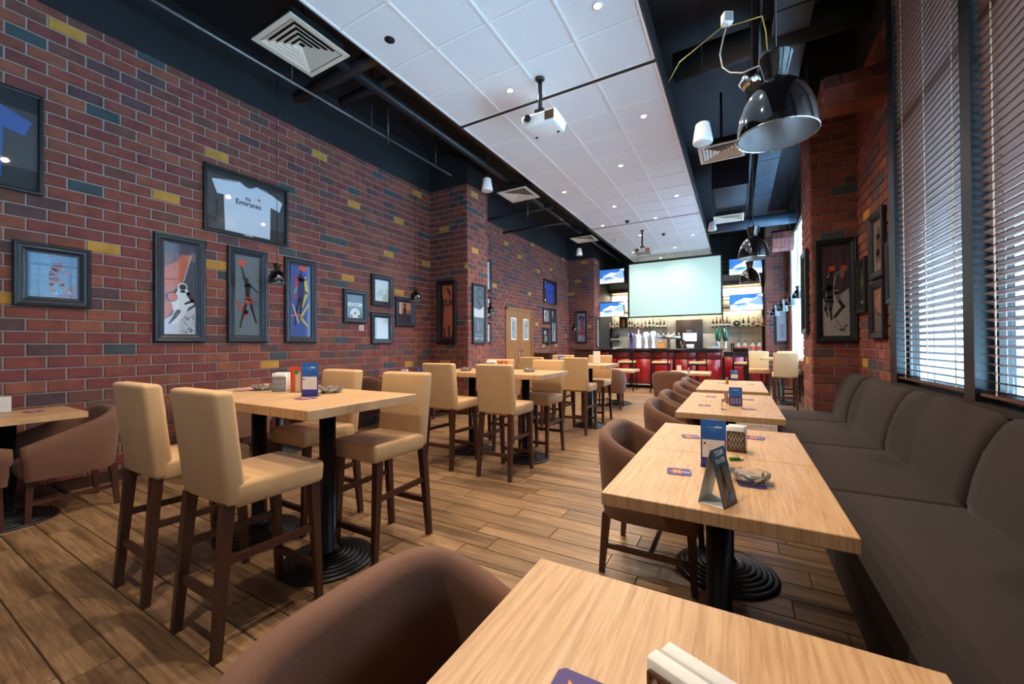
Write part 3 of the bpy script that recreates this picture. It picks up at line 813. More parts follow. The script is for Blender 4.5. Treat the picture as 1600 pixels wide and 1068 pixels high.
shp = [(stroke(s3([(1310,520),(1290,700)]), [.15, .1]), (190, 60, 60)), (stroke(s3([(1375,530),(1395,640),(1350,760)]), [.18, .14, .1]), (206, 196, 74)), (circ(*s3([(1358,442)])[0], .21), (206, 76, 58)), (stroke(s3([(1330,560),(1348,470)]), [.14, .08]), (24, 30, 64)),
       (circ(*s3([(1338,510)])[0], .1), (24, 30, 64)), (stroke(s3([(1345,530),(1340,700)]), [.33, .27]), (26, 40, 92)), (stroke(s3([(1330,700),(1300,800),(1296,900)]), [.15, .1, .08]), (24, 30, 64)), (stroke(s3([(1350,700),(1335,810)]), [.15, .08]), (30, 34, 70)),
       (stroke(s3([(1275,740),(1320,880)]), [.05, .06]), (220, 210, 150)), (stroke(s3([(1260,830),(1330,820)]), [.05, .08]), (214, 110, 120)), (stroke(s3([(1405,730),(1340,840),(1395,905)]), [.06, .12, .08]), (206, 196, 74)), (stroke(s3([(1290,650),(1310,600)]), [.1, .06]), (90, 170, 110))]
c, _ = rect(443, 401, 492, 535, 0, WL)
picture('framed blue poster of a jumping player with yellow paint strokes', (WL+OFF, c.y, c.z), LWALL, LW, LH, .09, FAT, (54, 88, 164), shp)
# framed shirts
def shirt(col, collar, words, stripe):
    def ex(t, iw, ih):
        pts = [(-.40, .235), (-.23, .275), (-.10, .295), (-.055, .262), (.0, .243), (.055, .262), (.10, .295), (.23, .275), (.40, .20), (.425, .185), (.385, .055), (.27, .085), (.262, -.335), (-.262, -.335), (-.275, .085), (-.345, .08)]
        mb = MB(); k = iw/.92
        n = len(pts)
        def P(p, y, s=1.0): return (p[0]*k*s, y, p[1]*k)
        mb.add([P(p, -.0048) for p in pts]+[P(p, -.008, .985) for p in pts], [tuple(range(n, 2*n))]+[(i, (i+1) % n, n+(i+1) % n, n+i) for i in range(n)])
        sh = obj('shirt', mb, M[col], t)
        obj('collar', MB().tube([(-.075*k, -.009, .285*k), (-.045*k, -.0093, .262*k), (0, -.0095, .248*k), (.045*k, -.0093, .262*k), (.075*k, -.009, .285*k)], .006, 6), M[collar], sh)
        if stripe:
            for s in (-1, 1): obj('stripe', MB().bar((s*.12*k, -.0088, .283*k), (s*.30*k, -.0088, .252*k), .001, .006), M['ink_black'], sh)
        for (wd, sz, x, z, m) in words:
            link('lettering', text_mesh(wd, sz, M[m], .0002, sz*.02), sh, (x, -.0093, z), (PI/2, 0, 0))
        obj('crest', MB().lathe([(0, 0), (.016, 0), (.016, .0006), (0, .0006)], n=12), M['print_gold' if stripe else 'paper_white'], sh, (.125*k, -.0086, .135*k), (PI/2, 0, 0))
        obj('plaque', MB().box(-.05, .05, -.006, -.0045, -ih/2+.006, -ih/2+.022), M['offwhite_metal'], t)
    return ex
c, _ = rect(316, 254, 447, 386, 0, WL)
picture('framed white football shirt above the tall player posters', (WL+OFF, c.y, c.z), LWALL, .96, .768, .028, SLIM, (44, 48, 52), [], 'frame_flat', name='framed_shirt', cat='framed shirt', extra=shirt('shirt_white', 'grey_plastic', [('Fly', .055, -.005, .105, 'ink_black'), ('Emirates', .085, 0, .045, 'ink_black')], True))
c, _ = rect(848, 435, 868.5, 477, 0, WL)
picture('framed blue football shirt high on the wall right of the door', (WL+OFF, c.y, c.z), LWALL, .98, .76, .028, SLIM, (44, 48, 52), [], 'frame_flat', name='framed_shirt', cat='framed shirt', extra=shirt('shirt_blue', 'shirt_blue', [], False))
p = onp(66, 155, 0, WL); q = onp(66, 308, 0, WL)
picture('framed dark shirt cut by the top left edge of the picture', (WL+OFF, p.y-.48, (p.z+q.z)/2), LWALL, .96, p.z-q.z, .028, SLIM, (34, 38, 44), [], 'frame_flat', name='framed_shirt', cat='framed shirt', extra=shirt('print_blue', 'print_blue', [], False))
# small pictures, left wall
c, _ = rect(20, 380, 138, 478, 0, WL)
picture('wide framed blue print of a running player at the left edge', (WL+OFF, c.y, c.z), LWALL, .46, .545, .085, FAT, (78, 128, 176),
        [([(0, 0), (.75, 0), (.3, 1.6), (0, 1.6)], (88, 146, 188)), ([(.55, 0), (1.2, 0), (1.2, .8)], (108, 112, 150)), (stroke([(.55, .88), (.48, .66)], [.2, .17]), (136, 84, 108)), (circ(.62, 1.0, .08), (128, 90, 112)), (stroke([(.5, .6), (.46, .4), (.5, .16)], [.15, .1, .07]), (152, 112, 128)), (stroke([(.55, .6), (.68, .4), (.82, .2)], [.15, .1, .08]), (152, 112, 128)), (stroke([(.66, .85), (.85, .72)], [.07, .05]), (152, 112, 128)), (stroke([(.48, .14), (.56, .13)], .05), (220, 220, 226)), (stroke([(.82, .2), (.86, .14)], .06), (220, 220, 226))])
c, _ = rect(534, 451, 572, 505, 0, WL)
picture('small framed teal picture reading SOCCER with a football', (WL+OFF, c.y, c.z), LWALL, SW, SH, .085, FAT, (72, 104, 106), [([(0, .8), (1, .8), (1, 2), (0, 2)], (56, 92, 92)), (circ(.5, .2, .32), (214, 216, 206)), (circ(.5, .25, .09, 6), (60, 66, 70)), (circ(.28, .1, .08, 6), (60, 66, 70)), (circ(.74, .1, .08, 6), (60, 66, 70)), (stroke([(.05, .55), (.95, .55)], .02), (150, 160, 150))], texts=[('SOCCER', .072, 0, .03, M['paper_white'])])
c, _ = rect(578, 427, 611.5, 480, 0, WL)
R2 = random.Random(9)
picture('small framed pale green sketch, upper of two', (WL+OFF, c.y, c.z), LWALL, SW, SH, .085, FAT, (196, 216, 206), [(stroke([(R2.uniform(.1, .9), R2.uniform(.15, .7)), (R2.uniform(.1, .9), R2.uniform(.3, .8))], .02), (142, 166, 158)) for k in range(14)])
c, _ = rect(578, 487, 611, 537, 0, WL)
picture('small framed picture with its glass reflection painted nearly white, lower of two', (WL+OFF, c.y, c.z), LWALL, SW, SH, .085, FAT, (206, 224, 232), [([(0, 0), (.18, 0), (.18, 2), (0, 2)], (168, 196, 208))])  # plain pale colours stand for the reflection in the glass
c, _ = rect(616, 463, 646, 511, 0, WL)
picture('small framed orange print of hands lifting a trophy behind the black lamp', (WL+OFF, c.y, c.z), LWALL, SW, SH, .085, FAT, (212, 128, 78), [([(0, 0), (1, 0), (1, .45), (0, .5)], (44, 40, 48)), (stroke([(.5, .55), (.5, 1.0)], [.2, .12]), (40, 36, 42)), (circ(.5, 1.08, .11), (40, 36, 42)), (stroke([(.3, .4), (.42, .85)], .07), (40, 36, 42)), (stroke([(.7, .4), (.58, .85)], .07), (40, 36, 42)), (stroke([(.85, .4), (.85, .7)], .1), (40, 36, 42)), ([(0, .5), (.15, .5), (.15, 1.4), (0, 1.4)], (196, 200, 216))])
# first brick pier
c, _ = rect(684, 440, 714, 537, 1, YP)
shp = [([(0, 0), (.22, 0), (.2, 1.0), (.28, 2.2), (.12, 3.6), (0, 3.6)], (30, 24, 24)), ([(.78, 0), (1, 0), (1, .9), (.9, .3)], (30, 24, 24)), (stroke([(.45, .3), (.6, .9)], .06), (120, 66, 44)), (circ(.38, 2.9, .2), (214, 120, 84)), (stroke([(.6, 3.3), (.8, 2.9)], .12), (34, 26, 26)), (stroke([(.3, .7), (.35, .2)], .14), (34, 26, 26)), (stroke([(.7, .8), (.7, .2)], .16), (34, 26, 26)), ([(0, 0), (1, 0), (1, .12), (0, .2)], (28, 22, 22))]
picture('tall framed orange poster reading CUP on the dark face of the brick pier', (c.x, YP-OFF, c.z), FRONT, LW, LH+.05, .085, FAT, (190, 102, 74), shp, 'frame_flat', texts=[('CUP', .15, .02, .17, M['ink_black'])])
c, _ = rect(736, 441, 757.5, 537, 0, XPL)
shp = [([(0, 3.0), (1, 3.0), (1, 3.4), (0, 3.3)], (176, 206, 220)), (stroke([(.62+.25*math.cos(a*.45), 2.62+.25*math.sin(a*.45)) for a in range(15)], .07), (46, 66, 80)), (stroke([(.3, 2.3), (.6, 2.0), (.85, 1.75)], [.1, .14, .08]), (46, 66, 80)), ([(0, 1.3), (1, 1.3), (1, 1.95), (.6, 1.7), (0, 1.8)], (206, 228, 240)), (stroke([(.4, 1.1), (.45, .6)], .1), (150, 176, 190)), (stroke([(.65, 1.05), (.6, .65)], .09), (120, 150, 166)), (stroke([(.2, .35), (.8, .35)], .03), (190, 210, 220))]
for k, cc in enumerate(((226, 206, 210), (236, 240, 246), (150, 170, 186), (176, 190, 200), (190, 200, 208))): shp.append((circ(.17+k*.17, .16, .06, 10), cc))
picture('tall framed steel-blue poster on the bright side of the brick pier', (XPL+OFF, c.y, c.z), LWALL, .45, 1.15, .05, FAT, (88, 116, 134), shp)
# behind the pier, on the far left wall
for (u0, v0, u1, v1, w, h, lb, bgc) in ((761, 405, 766, 456, .5, .78, 'framed picture half hidden high behind the brick pier', (150, 186, 196)), (761, 463, 766, 497, .458, .52, 'framed picture half hidden behind the brick pier, beside the small black lamp', (150, 176, 196)), (761, 503, 766, 537, .458, .53, 'lowest framed picture half hidden behind the brick pier', (90, 110, 126))):
    c, d = rect(u0, v0, u1, v1, 0, WL)
    picture(lb, (WL+OFF, c.y+d.y/2-w/2, c.z), LWALL, w, h, .06, FAT, bgc, [([(.7, 0), (1, 0), (1, 3), (.75, 3)], (196, 220, 226))])
c, _ = rect(847, 480, 858, 506, 0, WL)
picture('small framed pale print under the blue shirt', (WL+OFF, c.y, c.z), LWALL, .5, .5, .08, FAT, (186, 192, 196), [(circ(.5, .7, .2), (90, 96, 104)), (stroke([(.5, .5), (.45, .1)], .2), (130, 126, 128))])
c, _ = rect(859.5, 481, 869, 537, 0, WL)
picture('tall framed print of dark and white halves under the blue shirt', (WL+OFF, c.y, c.z), LWALL, LW, LH, .09, FAT, (196, 204, 226), [([(0, 2.1), (1, 2.1), (1, 3.6), (.6, 3.6), (.2, 2.8)], (26, 28, 34)), (stroke([(.5, 2.1), (.45, .2)], [.3, .16]), (60, 64, 84))])
c, _ = rect(847, 512, 857, 537, 0, WL)
picture('small framed dark print lowest under the blue shirt', (WL+OFF, c.y, c.z), LWALL, .48, .5, .08, FAT, (44, 52, 60), [(circ(.35, .9, .22), (206, 214, 220)), (stroke([(.3, .1), (.4, .45)], .2), (200, 186, 150)), (stroke([(.7, .1), (.65, .45)], .2), (200, 186, 150))])
c, _ = rect(900, 487, 917.5, 536, 1, YP2)
R3 = random.Random(2)
shp = [(circ(.5, 2.9, .35), (40, 44, 56))]+[(stroke([(R3.uniform(.1, .9), R3.uniform(.2, 3.2)), (R3.uniform(.1, .9), R3.uniform(.2, 3.2))], .07), random.Random(k).choice([(96, 70, 120), (196, 60, 72), (220, 222, 236), (50, 52, 70)])) for k in range(16)]+[(stroke([(.2, 1.0), (.8, 1.0)], .3), (196, 54, 70))]
picture('tall framed violet and red poster on the far brick pier', (c.x, YP2-OFF, c.z), FRONT, .42, 1.13, .07, FAT, (156, 152, 180), shp, 'frame_flat')
c, _ = rect(930, 497, 937, 541, 0, -4.30)
picture('narrow framed grey print on the side of the far brick pier', (-4.30+OFF, YP2+.3, c.z), LWALL, .42, 1.1, .07, FAT, (150, 160, 160), [])
# right side
c, _ = rect(1272.8, 377.5, 1340.8, 533.7, 1, YP)
def s4(p): return S(p, 110, 980, 205)
shp = [(s4([(110,310),(320,310),(320,540),(240,600),(110,640)]), (64, 44, 58)), (s4([(160,310),(210,310),(205,370),(165,370)]), (206, 84, 52)), (s4([(255,310),(300,310),(265,440),(250,420)]), (196, 76, 50)), (s4([(110,400),(130,310),(112,310)]), (150, 60, 44)), (s4([(110,620),(240,590),(310,530),(330,990),(110,990)]), (170, 166, 166)),
       (stroke(s4([(185,400),(160,520),(170,620)]), [.3, .38, .3]), (206, 204, 210)), (stroke(s4([(188,380),(165,520),(170,620)]), [.2, .28, .24]), (34, 32, 40)), (circ(*s4([(190,378)])[0], .12), (30, 30, 36)), (stroke(s4([(215,400),(295,345)]), [.13, .08]), (206, 204, 210)), (stroke(s4([(215,402),(295,345)]), [.09, .05]), (32, 30, 38)),
       (stroke(s4([(150,430),(125,560),(135,660)]), [.1, .1, .07]), (32, 30, 38)), (stroke(s4([(150,640),(135,720),(150,790)]), [.16, .12, .06]), (84, 82, 100)), (stroke(s4([(180,640),(170,720),(178,825)]), [.16, .12, .06]), (52, 50, 64)), (stroke(s4([(220,560),(240,650)]), [.24, .12]), (120, 108, 120)), (stroke(s4([(240,650),(265,700),(200,800)]), [.12, .14, .09]), (36, 34, 42))]
scr = []
for k in range(16):
    x, y = R1.uniform(215, 300), R1.uniform(810, 940); scr += stroke(s4([(x, y), (x+R1.uniform(-30, 30), y+R1.uniform(-40, 40))]), .025)
shp.append((scr, (52, 48, 54)))
picture('large framed poster of a dunking player on the brick pier above the sofa', (c.x-.005, YP-OFF, c.z), FRONT, .40, 1.22, .075, FAT, (64, 44, 58), shp)
c, _ = rect(1363, 338, 1391, 432, 0, XW)
picture('framed sepia print highest beside the window', (XW-OFF, c.y, c.z), RWALL, .46, .66, .085, FAT, (156, 140, 130), [(stroke([(.5, 1.2), (.45, .5)], [.35, .5]), (110, 84, 74)), (stroke([(.6, .9), (.75, .4)], .14), (168, 92, 66)), (circ(.5, 1.32, .13), (98, 74, 66))])
c, _ = rect(1341, 409, 1362, 489, 0, XW)
picture('framed dark print with a glowing green centre in the corner by the pier', (XW-OFF, c.y, c.z), RWALL, .42, .60, .075, FAT, (26, 42, 34), [(circ(.5, 1.0, .42), (44, 84, 40)), (circ(.5, 1.0, .24), (120, 140, 40)), (stroke([(.5, .9), (.5, .7)], .1), (30, 36, 30)), (stroke([(.25, .2), (.75, .2)], .12), (170, 176, 172))])
c, _ = rect(1363, 443, 1393, 530, 0, XW)
picture('framed dusk-coloured print lowest beside the window', (XW-OFF, c.y, c.z), RWALL, .47, .57, .075, FAT, (150, 96, 78), [([(0, 0), (1, 0), (1, .5), (0, .6)], (84, 62, 74)), ([(0, .9), (1, .9), (1, 2), (0, 2)], (172, 104, 74))])
c, _ = rect(1393, 375, 1416, 473, 0, XW)
picture('framed teal print half hidden behind the window frame', (XW-OFF, c.y, c.z), RWALL, .36, .58, .075, FAT, (96, 138, 134), [(stroke([(.3, .3), (.6, .9), (.4, 1.2)], .1), (150, 176, 170)), (stroke([(.7, .3), (.5, .7)], .08), (150, 176, 170))])
picture('framed picture on the narrow side of the near brick pier', (XPR-OFF, YP+.33, 1.93), RWALL, .44, 1.06, .08, FAT, (150, 176, 180), [([(0, 1.2), (1, 1.2), (1, 3), (0, 3)], (190, 214, 214))])
c, _ = rect(1211, 478, 1232, 533, 1, YP2)
picture('framed dusky print on the far right pier behind the small lamps', (c.x, YP2-OFF, c.z), FRONT, .36, 1.08, .06, FAT, (130, 128, 140), [(circ(.5, 1.7, .25), (140, 76, 74)), (stroke([(.5, 1.5), (.5, .5)], .4), (100, 92, 104))])
# wall switches
def switch(label, loc, rz):
    t = thing('wall_switch', label, 'switch', loc, rz, 'wall switches')
    obj('plate', MB().rbox((0, -.004, 0), (.086, .010, .086), .003, 2), M['white_plastic'], t)
    obj('rocker', MB().box(-.018, .018, -.012, -.008, -.028, .028), M['grey_plastic'], t)
c, _ = rect(559, 508, 568, 516, 0, WL); switch('white switch below the SOCCER picture', (WL+.012, c.y, c.z), LWALL)
c, _ = rect(881.5, 520, 886, 529, 0, WL); switch('white switch beside the far brick pier', (WL+.012, c.y, c.z), LWALL)

# ================================================================== LAMPS AND CEILING FITTINGS
def make_pendant(label, loc, s):
    t = thing('pendant_lamp', label, 'lamp', loc, 0, 'glossy black dome pendants'); t.scale = (s, s, s)
    dome = [(.125, 0), (.1255, .01), (.1235, .04), (.117, .08), (.105, .118), (.088, .15), (.066, .178), (.042, .196), (.034, .203)]
    obj('shade', MB().lathe(dome, n=40), M['lamp_gloss'], t)
    obj('inner_shade', MB().lathe([(r-.003, z) for r, z in dome[:-1]]+[(.0, .196)], n=40), M['lamp_inside'], t)
    obj('rim', MB().lathe([(.1255, -.002), (.128, 0), (.1255, .004), (.1215, .002), (.1255, -.002)], n=40), M['chrome'], t)
    obj('neck', MB().lathe([(.033, .20), (.036, .212), (.052, .285), (.054, .288), (.050, .288), (.030, .215), (.0, .212)], n=28), M['lamp_gloss'], t)
    obj('bulb_holder', MB().lathe([(.0, .10), (.014, .105), (.020, .13), (.018, .16), (.016, .20)], n=16), M['white_plastic'], t)
    obj('cable', MB().tube([(0, 0, .21), (0, 0, (ZT-.02-loc[2])/s)], .0035, 6), M['cable_black'], t)
    return t
make_pendant('largest black dome pendant hanging over the table with the tent card', (.13, 1.72, 2.03), 1.0)
make_pendant('second black dome pendant in the row over the low tables', (.135, 4.32, 2.07), 1.0)
make_pendant('third black dome pendant in the row, in front of the right-hand screens', (.155, 6.45, 2.13), 1.0)
for (u, v, lb) in ((433, 443, 'black dome pendant in front of the blue player poster'), (649, 470, 'black dome pendant in front of the trophy picture'), (766, 490, 'small black dome pendant just past the first brick pier')):
    p = onp(u, v, 0, -4.88); make_pendant(lb, tuple(p), .84)
p = onp(897, 516, 1, YP2-.5); make_pendant('tiny black dome pendant beside the violet poster', tuple(p), .8)
for (u, v, y, s, lb) in ((1247, 466, 9.5, .85, 'highest of the small pendants before the far window'), (1235, 477, 10.6, .92, 'second of the small pendants before the far window'), (1222, 486, 11.6, .95, 'third of the small pendants before the far window'), (1210, 493, 12.4, .95, 'farthest of the small pendants before the far window')):
    p = onp(u, v, 1, y); make_pendant(lb, tuple(p), s)

def downlight(x, y, lb, on=True):
    t = thing('ceiling_downlight', lb, 'downlight', (x, y, ZR+.006), 0, 'recessed spots in the white ceiling')
    obj('trim_ring', MB().lathe([(.030, -.0005), (.046, -.003), (.048, .001), (.030, .001)], n=20), M['white_plastic' if on else 'dark_plastic'], t)
    obj('lens', MB().lathe([(0, -.001), (.031, -.001), (.031, .0005), (0, .0005)], n=16), M['downlight_glow' if on else 'dark_gap'], t)
    if True:
        l = bpy.data.lights.new('spot', 'SPOT'); l.energy = DOWNLIGHT_W; l.color = LAMP_WARM; l.spot_size = math.radians(155); l.spot_blend = 1; l.shadow_soft_size = .035
        o = bpy.data.objects.new('spot', l); COL.objects.link(o); o.parent = t; o.location = (0, 0, -.02)
    return t
ORD = ['first', 'second', 'third', 'fourth', 'fifth', 'sixth']
XC = [(RX[i]+RX[i+1])/2 for i in range(4)]
for i, ys, nm in ((0, (1.4, 3.24, 5.10, 8.16, 11.3), 'rightmost'), (1, (.2, 6.33, 9.37, 12.55), 'second from right'), (2, (3.83, 8.14, 10.63, 13.78), 'second from left'), (3, (6.89, 9.3, 12.49), 'leftmost')):
    for k, y in enumerate(ys): downlight(XC[i], y, '%s spot from the near end in the %s tile column of the ceiling' % (ORD[k], nm))
downlight(XC[3], 2.63, 'deep-set spot with a dark ring in the leftmost ceiling tile column', False)
# small detectors on the far ceiling
for (u, v, lb) in ((980, 345, 'small dark detector on the ceiling before the second projector'), (962, 374, 'small white camera on the ceiling left of the second projector'), (1037, 365, 'small dark camera on the ceiling right of the second projector')):
    p = onp(u, v, 2, ZR)
    t = thing('ceiling_detector', lb, 'detector', (p.x, p.y, ZR+.005), 0, 'detectors on the white ceiling')
    obj('mount', MB().lathe([(0, 0), (.05, 0), (.05, -.012), (0, -.012)], n=16), M['white_plastic' if 'white' in lb else 'dark_plastic'], t)
    obj('dome', MB().lathe([(.045, -.012), (.04, -.04), (.02, -.058), (0, -.06)], n=16), M['white_plastic' if 'white' in lb else 'dark_plastic'], t)
def diffuser(cx, cy, lb, z=4.12):
    t = thing('air_diffuser', lb, 'vent', (cx, cy, z), 0, 'square cream air diffusers')
    s = .30
    def ring(a, b, za, zb, th=.004):
        m = MB(); q = [(-1, -1), (1, -1), (1, 1), (-1, 1)]
        for r, zz in ((a, za), (b, zb), (b, zb+th), (a, za+th)):
            m.v += [(i*r, j*r, zz) for i, j in q]
        for k in range(4):
            for l in range(4): m.f.append([l*4+k, l*4+(k+1) % 4, ((l+1) % 4)*4+(k+1) % 4, ((l+1) % 4)*4+k]); m.sm.append(False); m.mi.append(0)
        return m
    obj('rim', ring(s, s-.045, 0, 0, .012), M['offwhite_metal'], t)
    for k in range(5):
        a = s-.055-k*.045; obj('louvre', ring(a, a-.040, .004, .030), M['offwhite_metal'], t)
    obj('throat', MB().box(-s+.04, s-.04, -s+.04, s-.04, .045, .11), M['dark_gap'], t)
    obj('hanger', MB().tube([(0, 0, .10), (0, 0, ZT-z)], .018, 8), M['pipe_black'], t)
diffuser(-3.58, 2.29, 'cream air diffuser nearest the camera, upper left'); diffuser(-3.58, 6.6, 'cream air diffuser above the first brick pier'); diffuser(-3.58, 10.3, 'far left cream air diffuser with a round speaker below')
diffuser(-.18, 6.66, 'cream air diffuser behind the largest pendant'); diffuser(-.15, 10.3, 'far right cream air diffuser in front of the black duct')
def speaker(loc, lb, s=1.0):
    t = thing('pendant_speaker', lb, 'speaker', loc, 0, 'white hanging speakers'); t.scale = (s, s, s)
    obj('body', MB().lathe([(0, .19), (.045, .19), (.058, .18), (.085, .02), (.082, .005), (.076, 0)], n=28), M['white_plastic'], t)
    obj('grille', MB().lathe([(.078, .003), (.05, -.004), (0, -.006)], n=28), mat('grille_white', (206, 204, 200), .8, bump=.5, bscale=300), t)
    obj('cable', MB().tube([(0, 0, .19), (0, 0, (ZT-.01-loc[2])/s)], .003, 6), M['cable_black'], t)
speaker((-3.19, 4.9, 3.55), 'white hanging speaker in front of the first brick pier'); speaker((-3.6, 9.93, 3.62), 'white speaker under the far left air diffuser')
speaker((-.26, 4.02, 3.11), 'white hanging speaker left of the largest pendant'); speaker((-.45, 9.5, 3.70), 'white speaker under the far right air diffuser')
def projector(loc, lb, s=1.0, tint='white_plastic'):
    t = thing('ceiling_projector', lb, 'projector', loc, 0, 'ceiling projectors')
    hz = loc[2]
    obj('pole', MB().tube([(0, -.02, .02), (0, -.02, ZR-hz)], .022, 12), M['dark_plastic'], t)
    obj('ceiling_plate', MB().lathe([(0, ZR-hz), (.05, ZR-hz), (.05, ZR-hz-.012), (0, ZR-hz-.012)], (0, -.02, 0), 16), M['dark_plastic'], t)
    def tf(p):
        q = Vector(p); 
        if q.z < -.1: q.x *= .93; q.y *= .93
        return q
    obj('body', MB().rbox((0, .08, -.075), (.40, .32, .13), .025, 3, tf=tf), M[tint], t)
    obj('bracket', MB().box(-.05, .05, -.06, .04, -.012, .03), M['dark_plastic'], t)
    obj('lens', MB().lathe([(0, 0), (.03, 0), (.036, .012), (.036, .03)], n=20), M['dark_plastic'], t, (-.11, -.085, -.065), (PI/2, 0, 0))
    obj('lens_glass', MB().lathe([(0, .028), (.02, .027), (.027, .02)], n=16), M['clear_glass'], t, (-.11, -.085, -.065), (PI/2, 0, 0))
    obj('vent_panel', MB().box(.08, .18, -.084, -.079, -.12, -.03), M['bronze'], t)
    for k in (-1, 1): obj('foot', MB().lathe([(0, 0), (.014, 0), (.014, .012), (0, .012)], n=12), M['dark_plastic'], t, (k*.13, .16, -.152))
projector((-1.80, 3.83, 3.74), 'white projector hanging from the ceiling on a black pole')
projector((-2.04, 10.2, 3.68), 'smaller far projector hanging before the big screen', 1, 'grey_plastic')

# pipes and ducts in the open ceiling strips
def pipe(name, lb, pts, r, m='pipe_black', cat='pipe', n=12, clamps=()):
    t = thing(name, lb, cat, pts[0])
    o = Vector(pts[0])
    obj('run', MB().tube([Vector(p)-o for p in pts], r, n), M[m], t)
    for c in clamps:
        q = Vector(c)-o; obj('hanger', MB().tube([q, (q.x, q.y, ZT-o.z)], .008, 6), M['pipe_black'], t)
    return t
pipe('ceiling_pipe', 'thick black pipe running along the left open ceiling', [(-3.42, 2.9, 4.42), (-3.42, 14.9, 4.42)], .075, clamps=[(-3.42, y, 4.42) for y in (3.6, 5.2, 7.6, 11)])
pipe('ceiling_pipe', 'second thick black pipe beside the left brick wall side', [(-3.72, 2.7, 4.36), (-3.72, 14.9, 4.36)], .06, clamps=[(-3.72, y, 4.36) for y in (4.4, 7, 9.5)])
pipe('ceiling_pipe', 'short black pipe crossing above the nearest left diffuser', [(-3.1, 2.95, 4.36), (-4.7, 2.95, 4.36)], .07)
pipe('ceiling_pipe', 'short black pipe crossing before the projector on the left', [(-3.1, 3.35, 4.42), (-4.4, 3.35, 4.42)], .06)
pipe('ceiling_conduit', 'thin steel conduit running along the left wall top', [(-4.25, .3, 4.2), (-4.25, 5.4, 4.2)], .018, 'pipe_steel', 'conduit', clamps=[(-4.25, y, 4.2) for y in (1.2, 2.6, 3.7, 5.0)])
pipe('sprinkler_drop', 'black sprinkler drop below the left conduit', [(-4.0, 3.75, ZT), (-4.0, 3.75, 3.95)], .014, cat='sprinkler')
pipe('cable_tray', 'black bracket tray on the left wall past the first pier', [(-5.24, 8.0, 4.3), (-3.5, 8.0, 4.3)], .03, cat='tray')
pipe('cable_tray', 'second black bracket beyond the wall tray', [(-5.24, 8.8, 4.18), (-3.5, 8.8, 4.18)], .03, cat='tray')
pipe('sprinkler_drop', 'black sprinkler drop near the second left diffuser', [(-3.86, 7.5, ZT), (-3.86, 7.5, 3.95)], .012, cat='sprinkler')
pipe('ceiling_duct', 'round grey-blue duct crossing behind the largest pendant', [(-.66, 5.3, 4.72), (1.2, 5.3, 4.72)], .16, 'duct_grey', 'duct', 24)
pipe('ceiling_duct', 'far round grey-blue duct above the right-hand screens', [(-.66, 11.2, 4.2), (1.2, 11.2, 4.2)], .14, 'duct_grey', 'duct', 20)
t = thing('air_duct_box', 'black rectangular duct in front of the far right diffuser', 'duct', (-.10, 8.7, 4.2))
obj('body', MB().rbox((0, .45, .28), (.56, 1.3, .5), .01, 1), M['black_paint'], t); obj('flange', MB().box(-.30, .30, -.22, -.19, .02, .55), M['pipe_black'], t)
t = thing('ceiling_beam', 'grey-blue boxed beam running along the right open ceiling', 'beam', (.52, 1.0, 4.62))
for k in range(6): obj('panel', MB().box(-.17, .17, k*1.9, k*1.9+1.88, 0, .36), M['duct_grey'], t)
for y in (6.3, 8.2): obj('indicator', MB().lathe([(0, 0), (.022, 0), (.022, -.012), (0, -.014)], n=12), M['exit_green'], t, (.03, y-1.0, 0))
pipe('ceiling_conduit', 'steel conduit along the grey-blue beam', [(.22, 3.6, 4.5), (.22, 12.5, 4.5)], .02, 'duct_grey', 'conduit', clamps=[(.22, y, 4.5) for y in (5, 7, 9)])
# loose wires above the big pendant
def W(u, v, y): return onp(u, v, 1, y)
pipe('loose_wire', 'yellow-green wire draped above the largest pendant', [W(1045, 127, 2.6), W(1062, 97, 2.6), W(1095, 70, 2.5), W(1125, 45, 2.4), W(1160, 35, 2.3), W(1191, 25, 2.2), W(1197, 50, 2.1), W(1199, 78, 1.9)], .0026, 'yellow_wire', 'wire', 6)
pipe('loose_wire', 'white wire looping down to the largest pendant', [W(1137, 35, 2.4), W(1130, 60, 2.35), W(1125, 85, 2.3), W(1129, 105, 2.2), W(1140, 113, 2.1), W(1160, 114, 2.0), W(1185, 103, 1.85)], .0032, 'white_wire', 'wire', 6)
p = W(1136, 30, 2.4); t = thing('junction_box', 'small white junction box hanging in the loose wires', 'box', tuple(p), .5)
obj('body', MB().rbox((0, 0, 0), (.05, .04, .06), .005, 2), M['white_plastic'], t); obj('lid', MB().box(-.02, .02, -.023, -.019, -.022, .022), M['grey_plastic'], t)
pts = [W(1176, 135, 3.0), W(1172, 128, 3.0), W(1174, 118, 3.0), W(1182, 108, 3.0)]; pts.append(Vector((pts[-1].x, pts[-1].y+.05, ZT-.005)))
pipe('flexible_duct', 'crumpled silver flexible duct end behind the largest pendant', pts, [.05, .065, .05, .03, .008], 'chrome', 'duct', 14)
